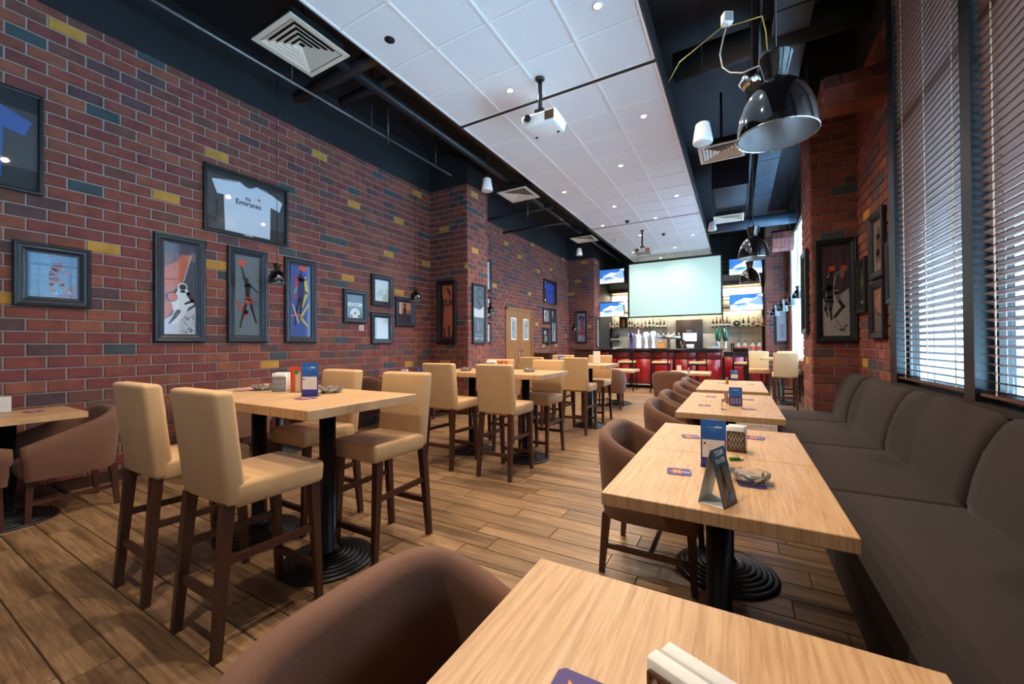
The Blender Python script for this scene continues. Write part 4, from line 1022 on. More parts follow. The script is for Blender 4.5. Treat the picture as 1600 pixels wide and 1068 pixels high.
# brick-wrapped corbels jutting from the right wall
def corbel(name, lb, cx0, cx1, cy, cz, r, lim):
    t = thing(name, lb, 'corbel', (cx0, cy, cz)); n = 8; ln = cx1-cx0
    obj('core', MB().lathe([(0, 0), (r, 0), (r, ln), (0, ln)], n=n, smooth=False), M['mortar'], t, (0, 0, 0), (0, PI/2, 0))
    side = 2*r*math.sin(PI/n)
    for k in range(n):
        a0, a1 = 2*PI*k/n+.03, 2*PI*(k+1)/n-.03
        q = [(.06*math.cos(a0), .06*math.sin(a0)), (.98*r*math.cos(a0), .98*r*math.sin(a0)), (.98*r*math.cos(a1), .98*r*math.sin(a1)), (.06*math.cos(a1), .06*math.sin(a1))]
        obj('brick', MB().prism(q, -.01, .0, 'x'), BRICK[[1, 0, 3, 2][k % 4]], t)
    for k in range(n):
        a0, a1 = 2*PI*k/n+.03, 2*PI*(k+1)/n-.03
        for j in range(int(ln/.115)+1):
            x0 = j*.115+.004; x1 = min(ln, x0+.107)
            if x1-x0 < .03: continue
            vs = []
            for rr in (r*.99, r+.009):
                for x in (x0, x1):
                    for a in (a0, a1): vs.append((x, rr*math.cos(a), rr*math.sin(a)))
            obj('brick', MB().add(vs, [(0, 1, 3, 2), (4, 6, 7, 5), (0, 2, 6, 4), (1, 5, 7, 3), (0, 4, 5, 1), (2, 3, 7, 6)]), BRICK[[0, 1, 2, 3][(k+j) % 4]], t)
corbel('brick_corbel', 'brick-clad corbel jutting from the wall right of the largest pendant', .76, 1.22, 5.0, 3.72, .19, 0)
corbel('brick_corbel', 'far brick-clad corbel above the small pendants', .78, 1.22, 12.0, 3.85, .26, 0)
# ================================================================== BAR AT THE END
YBAR, ZC = 11.95, 1.14
BX0, BX1 = -3.95, -.38
b = thing('bar_counter', 'long bar counter with glossy red front and dark top', 'bar', ((BX0+BX1)/2, YBAR, 0))
hw = (BX1-BX0)/2
obj('carcass', MB().box(-hw+.02, hw-.02, .03, .65, .1, ZC-.05), M['bar_dark'], b)
obj('plinth', MB().box(-hw+.05, hw-.05, .08, .6, 0, .1), M['dark_gap'], b)
obj('kick_strip', MB().box(-hw+.02, hw-.02, .0, .028, .10, .125), M['offwhite_metal'], b)
obj('top', MB().rbox((0, .30, ZC-.02), (2*hw+.06, .80, .05), .008, 2), M['bar_dark'], b)
n = 6; pw = 2*hw/n
for k in range(n):
    a = -hw+k*pw
    obj('front_panel', MB().rbox((a+pw/2, .012, .50), (pw-.07, .03, .70), .006, 1), M['bar_red'], b)
    obj('upper_panel', MB().rbox((a+pw/2, .016, .975), (pw-.07, .024, .20), .006, 1), mat('bar_wine', (104, 16, 20), .3, coat=.4), b)
    obj('post', MB().box(a-.03, a+.03, -.008, .03, .10, ZC-.045), M['bar_dark'], b)
obj('end_panel', MB().box(hw-.02, hw-.0, .03, .65, .1, ZC-.05), M['bar_red'], b)
b2 = thing('back_counter', 'lower dark red counter right of the bar', 'bar', (.16, 13.2, 0))
obj('carcass', MB().box(-.52, .54, .02, .55, .1, 1.0), M['bar_dark'], b2)
for k in range(2): obj('front_panel', MB().rbox((-.26+k*.53, .01, .52), (.48, .02, .74), .005, 1), M['bar_red'], b2)
obj('plinth', MB().box(-.5, .52, .05, .5, 0, .1), M['dark_gap'], b2)
obj('top', MB().rbox((.01, .28, 1.02), (1.10, .62, .045), .006, 2), M['bar_dark'], b2)
# back-bar wall of pale stone panels
YW = 15.45
def zz(v, y=YW, u=1000): return onp(u, v, 1, y).z
zt = zz(457); z0 = .85
bw = thing('back_bar_wall', 'pale stone panelling lit from above behind the bar bottles', 'wall panelling', (0, YW, 0))
obj('backing', MB().box(-4.28, .70, .02, .06, .8, zt), mat('joint_grey', (150, 146, 134), .8), bw)
nx, nz = 8, 3
for i in range(nx):
    for j in range(nz):
        a = -4.28+i*4.98/nx; c = z0+(zt-z0)*j/nz
        obj('panel', MB().rbox((a+4.98/nx/2, .008, c+(zt-z0)/nz/2), (4.98/nx-.008, .024, (zt-z0)/nz-.008), .003, 1), M['marble_cream'], bw)
obj('cove_light', MB().box(-4.2, -2.7, -.16, -.12, zt-.03, zt-.01).box(-.6, .66, -.16, -.12, zt-.03, zt-.01), M['cove_glow'], bw)
for x in (-3.9, -3.2, -1.6, -.1, .45):
    l = bpy.data.lights.new('shelf_light', 'AREA'); l.shape = 'RECTANGLE'; l.size = .6; l.size_y = .08; l.energy = 30; l.color = (1, .86, .62)
    o = bpy.data.objects.new('shelf_light', l); COL.objects.link(o); o.parent = bw; o.location = (x, -.2, zt-.05)
bk = thing('bulkhead', 'dark bulkhead with a beige band above the back bar', 'bulkhead', (0, 15.05, 0))
obj('soffit', MB().box(-4.28, .70, 0, .40, zt, zz(449, 15.05)), M['panel_brown'], bk)
obj('band', MB().box(-4.28, .70, .06, .40, zz(449, 15.05), zz(440, 15.1)), mat('band_beige', (150, 134, 116), .7), bk)
t = thing('dark_panel', 'dark brown panel in the middle of the back bar', 'panel', (0, YW-.03, 0))
p = onp(1056, 500, 1, YW-.03); q = onp(1098, 545, 1, YW-.03)
obj('board', MB().rbox(((p.x+q.x)/2, 0, (p.z+.9)/2), (q.x-p.x, .03, p.z-.9), .004, 1), M['panel_brown'], t)
obj('sign', MB().box((p.x+q.x)/2-.09, (p.x+q.x)/2+.09, -.022, -.016, p.z-.55, p.z-.35), M['grey_plastic'], t)
# shelves and bottles
def bottle(loc, lb, kind, s=1.0, grp='bottles on the back bar shelves'):
    t = thing('bottle', lb, 'bottle', loc, 0, grp); t.scale = (s, s, s)
    prof = {'wine': [(0, 0), (.036, 0), (.038, .01), (.038, .18), (.03, .205), (.014, .225), (.013, .28), (.0, .282)], 'square': [(0, 0), (.045, 0), (.047, .01), (.046, .13), (.03, .16), (.014, .17), (.013, .23), (0, .232)], 'tall': [(0, 0), (.032, 0), (.033, .01), (.033, .16), (.02, .21), (.012, .26), (.012, .32), (0, .322)]}[kind]
    return t, prof
BM = {}
def add_bottle(loc, lb, kind, m, cap, s=1.0, grp='bottles on the back bar shelves'):
    t, prof = bottle(loc, lb, kind, s, grp); key = (kind, m, cap)
    if key not in BM:
        z = prof[-1][1]
        BM[key] = (MB().lathe(prof, n=14).fix('glass_body', M[m]), MB().lathe([(0, z+.012), (.015, z+.012), (.015, z-.03)], n=12).fix('cap', M[cap]), MB().lathe([(prof[2][0]+.001, .04), (prof[2][0]+.001, .11)], n=14).fix('paper_label', M['paper_white' if m != 'bottle_clear' else 'print_red']))
    a, c, d = BM[key]; link('glass_body', a, t); link('cap', c, t); link('paper_label', d, t)
def shelf(lb, u0, u1, v, y=YW-.14):
    a = onp(u0, v, 1, y); c = onp(u1, v, 1, y); t = thing('wall_shelf', lb, 'shelf', ((a.x+c.x)/2, y, a.z))
    w_ = (c.x-a.x)/2
    obj('board', MB().box(-w_, w_, -.08, .138, -.015, 0), M['shelf_glass'], t)
    for k in (-.8, 0, .8): obj('bracket', MB().box(k*w_-.01, k*w_+.01, -.05, .138, -.04, -.015), M['dark_plastic'], t)
    return a.z, y
NTH = ['first', 'second', 'third', 'fourth', 'fifth', 'sixth', 'seventh', 'eighth', 'ninth', 'tenth', 'eleventh', 'twelfth', 'thirteenth', 'fourteenth']
KI = ['wine', 'tall', 'wine', 'square', 'tall', 'square']; MI = ['bottle_dark', 'bottle_green', 'bottle_clear', 'bottle_amber', 'bottle_clear', 'bottle_dark']
Rb = random.Random(4)
for lb, u0, u1, v, us, dark in (('upper shelf left of the big screen\'s lower corner', 938, 1042, 513, [945, 949, 953, 957, 961, 965, 984, 988, 992, 997, 1003, 1009, 1015, 1021], 0), ('upper shelf right of the brown panel', 1110, 1200, 511, [1114.5, 1120, 1126, 1131, 1136, 1140, 1161.5, 1169.5, 1177, 1184, 1191.5], 1), ('lower shelf at the left end of the bar', 938, 970, 533, [943.5, 946.5, 949.5, 952.5, 956, 959.5, 963, 966.5], 2), ('short middle shelf of dark bottles', 1022, 1042, 513, [1027, 1032, 1038], 1)):
    z, y = shelf(lb if 'short' not in lb else 'end of the upper shelf with dark bottles', u0, u1, v, YW-.14 if 'short' not in lb else YW-.139) if 'short' not in lb else (zz(513, YW-.14, 1000), YW-.14)
    for k, u in enumerate(us):
        p = onp(u, v, 1, y); m = 'bottle_dark' if dark == 2 else (['bottle_amber', 'bottle_dark'][k % 2] if dark == 1 and k < 6 else MI[k % 6])
        add_bottle((p.x, y-.03, z), '%s bottle from the left on the %s' % (NTH[k], lb), 'wine' if dark == 2 else KI[k % 6], m, 'dark_plastic', Rb.uniform(.92, 1.06))
# round ornament, small amber picture, exit sign
p = onp(1151, 505, 1, YW-.03)
t = thing('round_plaque', 'round black plaque among the bottles on the right', 'plaque', tuple(p)); obj('disc', MB().lathe([(0, 0), (.10, 0), (.10, .02), (.08, .026), (0, .03)], n=24), M['dark_plastic'], t, (0, 0, 0), (PI/2, 0, 0)); obj('emblem', MB().lathe([(0, .03), (.04, .03), (.04, .034), (0, .036)], n=16), M['grey_plastic'], t, (0, 0, 0), (PI/2, 0, 0))
c, d = rect(968, 495, 981, 512.5, 1, YW-.17)
picture('small dark picture with an amber figure hanging among the bottles', (c.x, YW-.17, c.z), FRONT, abs(d.x), abs(d.z), .03, SLIM, (40, 32, 22), [(stroke([(.5, 1.1), (.5, .25)], [.25, .4]), (206, 140, 50)), (stroke([(.35, .4), (.3, .15)], .1), (160, 100, 40))], 'frame_flat', glass=False)
c, d = rect(931, 441, 937.5, 452, 1, 14.3)
t = thing('exit_sign', 'green glowing exit sign beside the far brick pier', 'sign', (c.x, 14.3, c.z))
obj('box', MB().box(-.10, .10, 0, .03, -.13, .13), M['white_plastic'], t); obj('lit_face', MB().box(-.09, .09, -.004, -.0005, -.12, .12), M['exit_green'], t)
obj('running_figure', MB().bar((0, -.006, .02), (.01, -.006, -.04), .002, .05).bar((0, -.006, -.04), (-.04, -.006, -.09), .002, .02).bar((.01, -.006, -.04), (.05, -.006, -.08), .002, .02).lathe([(0, 0), (.018, 0), (.018, .002), (0, .002)], (0, -.006, .07), 10), M['paper_white'], t)
# televisions on pipe racks
def tv(lb, u0, v0, u1, v1, y):
    c, d = rect(u0, v0, u1, v1, 1, y); w_ = abs(d.x); h_ = w_*.56
    t = thing('television', lb, 'television', (c.x, y, c.z), 0, 'screens around the bar')
    obj('casing', MB().rbox((0, .03, 0), (w_+.03, .05, h_+.03), .006, 2), M['dark_plastic'], t)
    def V(p): return ((p[0]-.5)*w_, 0, (p[1]-.5)*h_)
    mb = MB(); mb.add([(-w_/2, .0, -h_/2), (w_/2, .0, -h_/2), (w_/2, .0, h_/2), (-w_/2, .0, h_/2)], [(0, 1, 2, 3)], False, 0)
    lay = [([(0, 0), (1, 0), (1, .35), (.6, .42), (.3, .30), (0, .38)], 1), ([(.18, .55), (.45, .78), (.72, .72), (.86, .85), (.95, .55), (.7, .40), (.4, .46), (.1, .38)], 1), ([(.55, .5), (.95, .85), (1, .3), (.8, .32)], 2), ([(.05, .2), (.35, .35), (.7, .38), (.5, .26), (.2, .16)], 2), ([(.8, .93), (1, 1), (1, .8)], 1)]
    for k, (pg, m) in enumerate(lay):
        mb.add([(V(q)[0], -.0003*(k+1), V(q)[2]) for q in pg], [tuple(range(len(pg)))], False, m)
    o = obj('picture', mb, [M['tv_sky'], M['tv_cloud'], M['tv_mist']], t, (0, .003, 0), fix=True)
    obj('wall_arm', MB().box(-.06, .06, .055, .12, -.06, .06), M['pipe_black'], t)
YT = 14.0
tv('upper television left of the big screen', 937, 421, 975, 442, YT); tv('lower television left of the big screen', 937, 473, 975, 494, YT)
tv('upper television right of the big screen behind a pendant', 1139.5, 405, 1191, 426, YT); tv('lower television right of the big screen', 1140.5, 461, 1192, 483, YT)
def rack(lb, u0, u1, vs, y):
    a = onp(u0, 500, 1, y).x; c = onp(u1, 500, 1, y).x
    t = thing('pipe_rack', lb, 'rack', (a, y, 0), 0, 'black pipe racks behind the televisions')
    zb, ztop = zz(500, y, (u0+u1)/2), ZT
    for x in (0, c-a): obj('upright', MB().tube([(x, 0, zb), (x, 0, ztop)], .018, 8), M['pipe_black'], t)
    for v in vs:
        z = zz(v, y, (u0+u1)/2); obj('rail', MB().tube([(0, 0, z), (c-a, 0, z)], .014, 8), M['pipe_black'], t)
        obj('joint', MB().lathe([(0, -.03), (.028, -.03), (.028, .03), (0, .03)], (0, 0, z), 10), M['pipe_black'], t); obj('joint', MB().lathe([(0, -.03), (.028, -.03), (.028, .03), (0, .03)], (c-a, 0, z), 10), M['pipe_black'], t)
rack('black pipe rack carrying the left televisions', 930, 982, (424, 440, 472, 476, 489), YT+.13)
rack('black pipe rack carrying the right televisions', 1129, 1199, (406, 412, 418, 462, 467, 479, 484), YT+.13)
# projection screen
YS = 13.3
c, d = rect(983, 413.5, 1127, 489, 1, YS); w_, h_ = abs(d.x), abs(d.z)
t = thing('projection_screen', 'big bright projection screen hanging above the bar', 'screen', (c.x, YS, c.z))
obj('casing', MB().box(-w_/2-.05, w_/2+.05, -.03, .06, h_/2-.005, h_/2+.06), M['dark_plastic'], t)
obj('border', moulding(w_+.06, h_+.06, lambda_b := [(0, -.004), (0, .006), (.03, .006), (.03, -.004)]), M['dark_plastic'], t)
obj('sheet', MB().box(-w_/2, w_/2, 0, .004, -h_/2, h_/2), M['screen_white'], t)
obj('bottom_bar', MB().box(-w_/2-.03, w_/2+.03, -.01, .015, -h_/2-.045, -h_/2-.03), M['dark_plastic'], t)
for s in (-1, 1): obj('hanger', MB().tube([(s*w_*.4, .02, h_/2+.06), (s*w_*.4, .02, ZR-c.z)], .008, 6), M['dark_plastic'], t)
# bar chairs
def make_barchair(lb, loc, rz):
    t = thing('bar_chair', lb, 'chair', loc, rz, 'black framed chairs at the bar')
    obj('seat', MB().rbox((0, .24, .79), (.42, .42, .06), .02, 3), M['tan_fabric'], t)
    for s in (-1, 1):
        obj('leg', MB().bar((s*.205, .04, 1.15), (s*.225, -.03, 0), .026, .034), M['pole_black'], t)
        obj('leg', MB().bar((s*.195, .43, .76), (s*.22, .47, 0), .026, .03), M['pole_black'], t)
        obj('side_rail', MB().bar((s*.21, .02, .30), (s*.21, .46, .30), .02, .02), M['pole_black'], t)
    obj('back_rail', MB().rbox((0, .045, 1.12), (.44, .028, .10), .008, 2), M['pole_black'], t)
    obj('foot_rail', MB().bar((-.215, .46, .26), (.215, .46, .26), .022, .022), M['pole_black'], t)
    obj('seat_frame', MB().bar((-.20, .04, .745), (.20, .04, .745), .03, .03).bar((-.20, .44, .745), (.20, .44, .745), .03, .03), M['pole_black'], t)
    return t
bc0 = make_barchair('leftmost black framed chair with tan seat at the bar', (onp(976, 560, 1, 11.0).x, 11.0, 0), 0)
dup(bc0, (onp(1030, 560, 1, 11.0).x, 11.0, 0), 0, 'middle black framed chair with tan seat at the bar'); dup(bc0, (onp(1089, 560, 1, 11.0).x, 11.0, 0), 0, 'third black framed chair with tan seat at the bar'); dup(bc0, (onp(1156, 560, 1, 11.2).x, 11.2, 0), -.75, 'black framed bar chair turned at an angle by the bar corner')
# things on the bar
def onbar(u, y=12.25): return (onp(u, 545, 1, y).x, y, ZC+.005)
def tower(lb, u, m, kind, h=.5):
    t = thing('beer_tower', lb, 'beer tap', onbar(u), 0, 'beer towers on the bar')
    if kind == 0: pr = [(0, 0), (.09, 0), (.09, .02), (.05, .05), (.045, h*.6), (.07, h*.75), (.07, h*.9), (.03, h), (0, h)]
    elif kind == 1: pr = [(0, 0), (.08, 0), (.075, .05), (.06, h*.5), (.085, h*.8), (.06, h*.86), (.02, h*.9), (.012, h*1.2), (0, h*1.2)]
    else: pr = [(0, 0), (.07, 0), (.05, .04), (.03, h*.4), (.05, h*.6), (.09, h*.85), (.05, h), (0, h)]
    obj('column', MB().lathe(pr, n=20), M[m], t)
    for k in (-1, 1):
        obj('tap', MB().tube([(k*.05, -.03, h*.7), (k*.06, -.12, h*.68), (k*.06, -.13, h*.6)], .012, 8), M['chrome'], t)
        obj('tap_handle', MB().tube([(k*.06, -.10, h*.7), (k*.065, -.10, h*.92)], [.010, .016], 8), M['white_plastic'], t)
    obj('drip_tray', MB().box(-.10, .10, -.20, -.06, 0, .02), M['chrome'], t)
tower('purple beer tower at the left of the bar', 987, 'print_blue_dark', 0, .5); tower('tall white glowing beer tower with a spire', 998, 'tap_glow', 1, .48); tower('slim glowing beer tower second from the right', 1010, 'tap_glow', 2, .5); tower('pale blue beer tower with a flared head', 1021, 'tap_glow', 2, .52)
t = thing('tap_bridge', 'wide chrome tap bridge with white handles on the bar', 'beer tap', onbar(1045), 0)
obj('column', MB().lathe([(0, 0), (.06, 0), (.05, .03), (.04, .3), (.05, .34)], n=16), M['bronze'], t); obj('crossbar', MB().tube([(-.32, 0, .33), (.32, 0, .33)], .05, 14), M['chrome'], t)
for k in range(5): obj('tap_handle', MB().tube([(-.28+k*.14, -.03, .36), (-.28+k*.14, -.05, .45)], [.012, .018], 8), M['white_plastic'], t)
p = onbar(1033.5, 12.1); t = thing('bar_card', 'small orange card standing on the bar', 'card', p); obj('card', MB().box(-.09, .09, 0, .004, 0, .19), M['print_amber'], t); obj('print_panel', MB().box(-.07, .07, -.001, -.0002, .05, .15), M['coaster_orange'], t)
def pint(lb, u, y, m, s=1.0):
    t = thing('drinking_glass', lb, 'glass', onbar(u, y), 0, 'glasses on the bar'); t.scale = (s, s, s)
    obj('bowl', MB().lathe([(0, .004), (.03, .004), (.032, .02), (.034, .08), (.045, .14), (.044, .17), (.041, .17), (.041, .14), (.030, .08), (.028, .012), (0, .012)], n=18), M[m], t); obj('foot', MB().lathe([(0, 0), (.036, 0), (.034, .006), (0, .008)], n=18), M[m], t)
pint('curved pint glass on the bar before the till', 1066.5, 12.1, 'clear_glass', 1.5)
def flute(lb, u, v, y):
    p = onp(u, v, 1, y); t = thing('giant_glass', lb, 'display glass', (p.x, y, ZC+.005), 0, 'tall green display glasses'); h = .56
    obj('bowl', MB().lathe([(0, .20), (.05, .21), (.07, .30), (.085, h), (.08, h), (.06, .30), (0, .23)], n=20), M['bottle_green'], t); obj('stem', MB().lathe([(0, 0), (.06, 0), (.055, .015), (.035, .03), (.03, .10), (.04, .20), (0, .21)], n=16), M['chrome'], t)
flute('left of two tall green display glasses at the bar end', 1122.7, 545, 12.3); flute('right of two tall green display glasses at the bar end', 1133.5, 545, 12.3)
p = onbar(1115, 12.15); t = thing('plate_stack', 'stack of white plates at the right end of the bar', 'plates', p)
for k in range(5): obj('plate', MB().lathe([(0, .0), (.08, .0), (.13, .014), (.128, .018), (.08, .006), (0, .005)], n=24), M['white_plastic'], t, (0, 0, k*.012))
p = onbar(965, 12.15); t = thing('napkin_pile', 'low pile of white napkins at the left of the bar', 'napkins', p)
for k in range(4): obj('napkin', MB().box(-.15+k*.01, .12+k*.005, -.06, .06, k*.012, k*.012+.01), M['napkin'], t)
t = thing('till', 'till with lit screen on the bar before the brown panel', 'till', onbar(1078, 12.4))
obj('stand', MB().box(-.05, .05, 0, .06, 0, .2).box(-.15, .15, -.1, .14, 0, .05), M['dark_plastic'], t); obj('monitor', MB().rbox((0, -.0, .33), (.40, .05, .27), .01, 2), M['dark_plastic'], t); obj('display', MB().box(-.18, .18, -.029, -.026, .215, .445), M['pos_screen'], t); obj('printer', MB().rbox((.02, -.16, .07), (.2, .12, .12), .01, 2), M['white_plastic'], t)
z2 = 1.045
for k, u in enumerate((1154, 1164.5, 1176.5, 1187)):
    p = onp(u, 545, 1, 13.4); add_bottle((p.x, 13.42, z2), '%s large clear bottle with red label on the right-hand counter' % NTH[k], 'square', 'bottle_clear', 'dark_plastic', 1.35, 'clear bottles on the right-hand counter')
p = onp(1144.5, 545, 1, 13.35); t = thing('drinking_glass', 'straight clear glass on the right-hand counter', 'glass', (p.x, 13.35, z2), 0, 'glasses on the bar'); obj('bowl', MB().lathe([(0, 0), (.04, 0), (.045, .25), (.041, .25), (.036, .012), (0, .012)], n=18), M['clear_glass'], t)
t = thing('host_stand', 'dark wooden stand with flat top at the left end of the bar', 'stand', (-4.0, 11.3, 0))
obj('body', MB().box(-.25, .25, 0, .4, .02, 1.12), M['dark_wood'], t); obj('top', MB().rbox((0, .2, 1.14), (.66, .5, .04), .008, 2), M['dark_wood'], t); obj('foot', MB().box(-.28, .28, -.02, .42, 0, .03), M['dark_wood'], t)
t = thing('sideboard', 'dark brown sideboard by the wall right of the door', 'cabinet', (-5.0, 10.9, 0))
obj('body', MB().box(-.22, .22, -.35, .35, .05, 1.0), M['dark_wood'], t); obj('top', MB().box(-.235, .245, -.37, .37, 1.0, 1.04), M['dark_wood'], t)
for k in (-1, 1): obj('door', MB().box(.221, .236, k*.175-.165, k*.175+.165, .08, .97), M['dark_wood'], t)

# ================================================================== THINGS ON THE TABLES
def on(u, v, z): return onp(u, v, 2, z)
def onY(u, y, z): p = onp(u, 560, 1, y); return Vector((p.x, y, z))
def coaster(lb, p, rz, s=.094):
    t = thing('coaster', lb, 'coaster', (p.x, p.y, p.z+.0002), rz, 'purple beer coasters')
    obj('card', MB().prism([(x*s/2, y*s/2) for x, y in [(.8, -1), (1, -.8), (1, .8), (.8, 1), (-.8, 1), (-1, .8), (-1, -.8), (-.8, -1)]], 0, .0018, 'z'), M['coaster_purple'], t)
    star = [(s*(.34 if k % 2 == 0 else .17)*math.cos(k*PI/6)-.008, s*(.34 if k % 2 == 0 else .17)*math.sin(k*PI/6)) for k in range(12)]
    obj('emblem', MB().prism(star, .0018, .0021, 'z'), M['coaster_orange'], t)
    obj('stripe', MB().box(.012, .042, -.004, .004, .0018, .0022), M['paper_white'], t)
zL = LT
for u, v, rz, lb in ((1061, 737, .15, 'coaster lying left of the tent card'), (1079, 682, .2, 'coaster left behind the blue menu box'), (1180, 684, -.1, 'coaster right of the white napkin holder'), (1101, 633, .1, 'nearer left coaster on the third low table'), (1111, 619.5, .1, 'farther left coaster on the third low table'), (1169, 624, .1, 'farther right coaster on the third low table'), (1170, 639, .4, 'coaster beside the second blue menu on the third low table'), (1127, 598, 0, 'left coaster on the fourth low table'), (1172, 600, 0, 'right coaster on the fourth low table')):
    coaster(lb, on(u, v, zL), rz)
coaster('big purple coaster at the bottom edge, on the nearest low table', on(876, 1041, zL)+Vector((.047, -.047, 0)), 0)
for u, v, rz, lb in ((380, 610, .3, 'coaster at the left end of the closest high table'), (478, 622.5, .1, 'coaster before the blue stand on the closest high table'), (522, 608, .2, 'coaster right of the blue stand on the closest high table')):
    coaster(lb, on(u, v, HT), rz)
coaster('coaster on the left-edge wall table', on(52, 643, WT), .2)
def ashtray(lb, p, s=1.0):
    t = thing('glass_ashtray', lb, 'ashtray', (p.x, p.y, p.z+.0004), 0, 'faceted glass ashtrays'); t.scale = (s, s, s)
    n = 16; mb = MB(); prof = [(0, 0, 0), (.045, 0, 0), (.062, .014, 1), (.072, .034, 0), (.062, .036, 1), (.050, .016, 0), (.04, .010, 0), (0, .010, 0)]
    vs = []
    for r, z, f in prof:
        for k in range(n):
            a = 2*PI*k/n; rr = r*(1+(.05 if (k+f) % 2 else -.04) if r > .05 else 1); vs.append((max(rr, .0005)*math.cos(a), max(rr, .0005)*math.sin(a), z-(.008 if z > .03 and k % 4 == 0 else 0)))
    mb.add(vs, [(i*n+k, i*n+(k+1) % n, (i+1)*n+(k+1) % n, (i+1)*n+k) for i in range(len(prof)-1) for k in range(n)])
    obj('bowl', mb, M['crystal'], t)
p = on(1172, 752, zL); coaster('coaster half under the crystal ashtray', on(1174, 756, zL), .1); ashtray('crystal ashtray beside the tent card on the low table', Vector((p.x, p.y, p.z+.002)), 1.0)
ashtray('crystal ashtray left of the napkin holder on the closest high table', on(412, 609, HT), 1.1); ashtray('crystal ashtray right of the blue stand on the closest high table', on(517, 613, HT), 1.1)
ashtray('crystal ashtray on the left half of the second high table', onY(728, 3.9, HT), 1.1); ashtray('crystal ashtray on the right half of the second high table', onY(827, 4.05, HT), 1.1)
def napkins(lb, p, rz, w_=.11, h_=.085, metal='bronze', white=True):
    t = thing('napkin_holder', lb, 'napkin holder', (p.x, p.y, p.z), rz, 'napkin holders')
    obj('base', MB().box(-w_/2, w_/2, -.03, .03, 0, .006), M[metal], t)
    for s in (-1, 1):
        y = s*.03; m = MB(); th = .003; fr = .005
        def bar(a, b, w=.0035): m.bar((a[0], y, a[1]), (b[0], y, b[1]), w, w)
        x0, x1, z1 = -w_/2, w_/2, h_
        bar((x0, 0), (x0, z1), fr); bar((x1, 0), (x1, z1), fr); bar((x0, z1), (x1, z1), fr); bar((x0, .003), (x1, .003), fr)
        n = 5
        for k in range(n):
            a = x0+w_*k/n; c = x0+w_*(k+1)/n; md = (a+c)/2
            for j in range(3):
                za = z1*j/3; zb = z1*(j+1)/3
                bar((a, za), (md, zb)); bar((md, zb), (c, za))
        obj('lattice_side', m, M[metal], t)
    for k in range(2):
        obj('napkin', MB().rbox(((k-.5)*.008, -.0135+k*.027, h_*.62+.004+k*.003), (w_*1.06, .0255, h_*1.2), .002, 1), M['napkin'], t)
    return t
napkins('bronze lattice napkin holder with white napkins at the bottom edge', on(1088, 1130, zL), -.38, .112, .055)
napkins('napkin holder behind the tent card on the low table', on(1151, 704, zL), -.1, .075, .10, 'bronze')
napkins('napkin holder beside the red menu on the closest high table', on(440, 611, HT), .5, .09, .10, 'grey_plastic'); napkins('napkin holder beside the red menu on the second high table', onY(768, 4.22, HT), .3, .10, .09, 'grey_plastic'); napkins('napkin holder on the wall table near the first pier', Vector((-4.93, onp(632, 560, 0, -4.93).y, WT)), .4, .10, .07, 'grey_plastic')
def menu_box(lb, p, rz, w_, h_, style, d_=.05):
    """three-sided standing menu: printed front, two side panels, foot"""
    t = thing('menu_stand', lb, 'menu', (p.x, p.y, p.z), rz, 'standing menus')
    if style == 'blue':
        H_ = h_/w_
        sh = [([(0, H_*.58), (1, H_*.58), (1, H_), (0, H_)], (30, 92, 172)), ([(0, H_*.74), (1, H_*.74), (1, H_), (0, H_)], (24, 108, 190)), ([(.06, H_*.2), (.94, H_*.2), (.94, H_*.58), (.06, H_*.58)], (232, 228, 222)), (stroke([(.25, H_*.85), (.6, H_*.85)], .03), (140, 180, 220)), (stroke([(.55, H_*.85), (.82, H_*.855)], [.06, .07]), (226, 236, 246)), (circ(.68, H_*.885, .035), (226, 120, 50)), (stroke([(.4, H_*.79), (.62, H_*.79)], .02), (150, 186, 224)), (circ(.16, H_*.5, .05), (70, 66, 70))]
        sh += [(stroke([(.28, H_*z), (.84, H_*z)], .012), (176, 170, 168)) for z in (.47, .42, .37, .32, .27)]
        bgc = (52, 62, 140)
    elif style == 'bluedark':
        H_ = h_/w_
        sh = [([(0, H_*.5), (1, H_*.5), (1, H_), (0, H_)], (38, 98, 176)), (stroke([(.3, H_*.85), (.75, H_*.85)], .05), (190, 214, 236))]+[(stroke([(.2+k*.2, H_*.12), (.2+k*.2, H_*.42)], [.14, .09]), (150, 150, 190)) for k in range(4)]
        bgc = (58, 52, 112)
    elif style == 'red':
        H_ = h_/w_
        sh = [(stroke([(.1+.2*k, H_*.1), (.1+.2*k, H_*.92)], .05), (196, 70, 46)) for k in range(5)]+[([(.35, 0), (.7, 0), (.7, H_*.8), (.35, H_*.8)], (206, 190, 150)), (circ(.45, H_*.78, .14), (60, 140, 74))]
        bgc = (214, 84, 52)
    else:
        H_ = h_/w_; sh = [(stroke([(.2, H_*z), (.8, H_*z)], .02), (190, 188, 186)) for z in (.8, .7, .6, .4, .3)]; bgc = (236, 232, 226)
    obj('back_panels', MB().prism([(-w_/2, .001), (w_/2, .001), (w_*.5, .004), (.0, d_), (-w_*.5, .004)], .002, h_*.985, 'z'), M['print_blue' if 'blue' in style else 'paper_white'], t)
    link('front_card', art_mesh(w_, h_, bgc, sh), t, (0, 0, h_/2+.002))
    obj('foot', MB().box(-w_/2-.003, w_/2+.003, -.012, d_*.6, 0, .003), M['clear_glass'] if 'blue' in style else M['print_green'] if style == 'red' else M['grey_plastic'], t)
def fp(u0, u1, v, z):
    return (on(u0, v, z)+on(u1, v, z))/2, (on(u1, v, z)-on(u0, v, z)).length
c, w_ = fp(1094, 1136, 730, zL); menu_box('tall blue menu box behind the tent card', c, .06, .10, .205, 'blue', .06)
c, w_ = fp(1139, 1160, 634, zL); menu_box('blue and violet menu box on the third low table', c, .0, .10, .16, 'bluedark', .05)
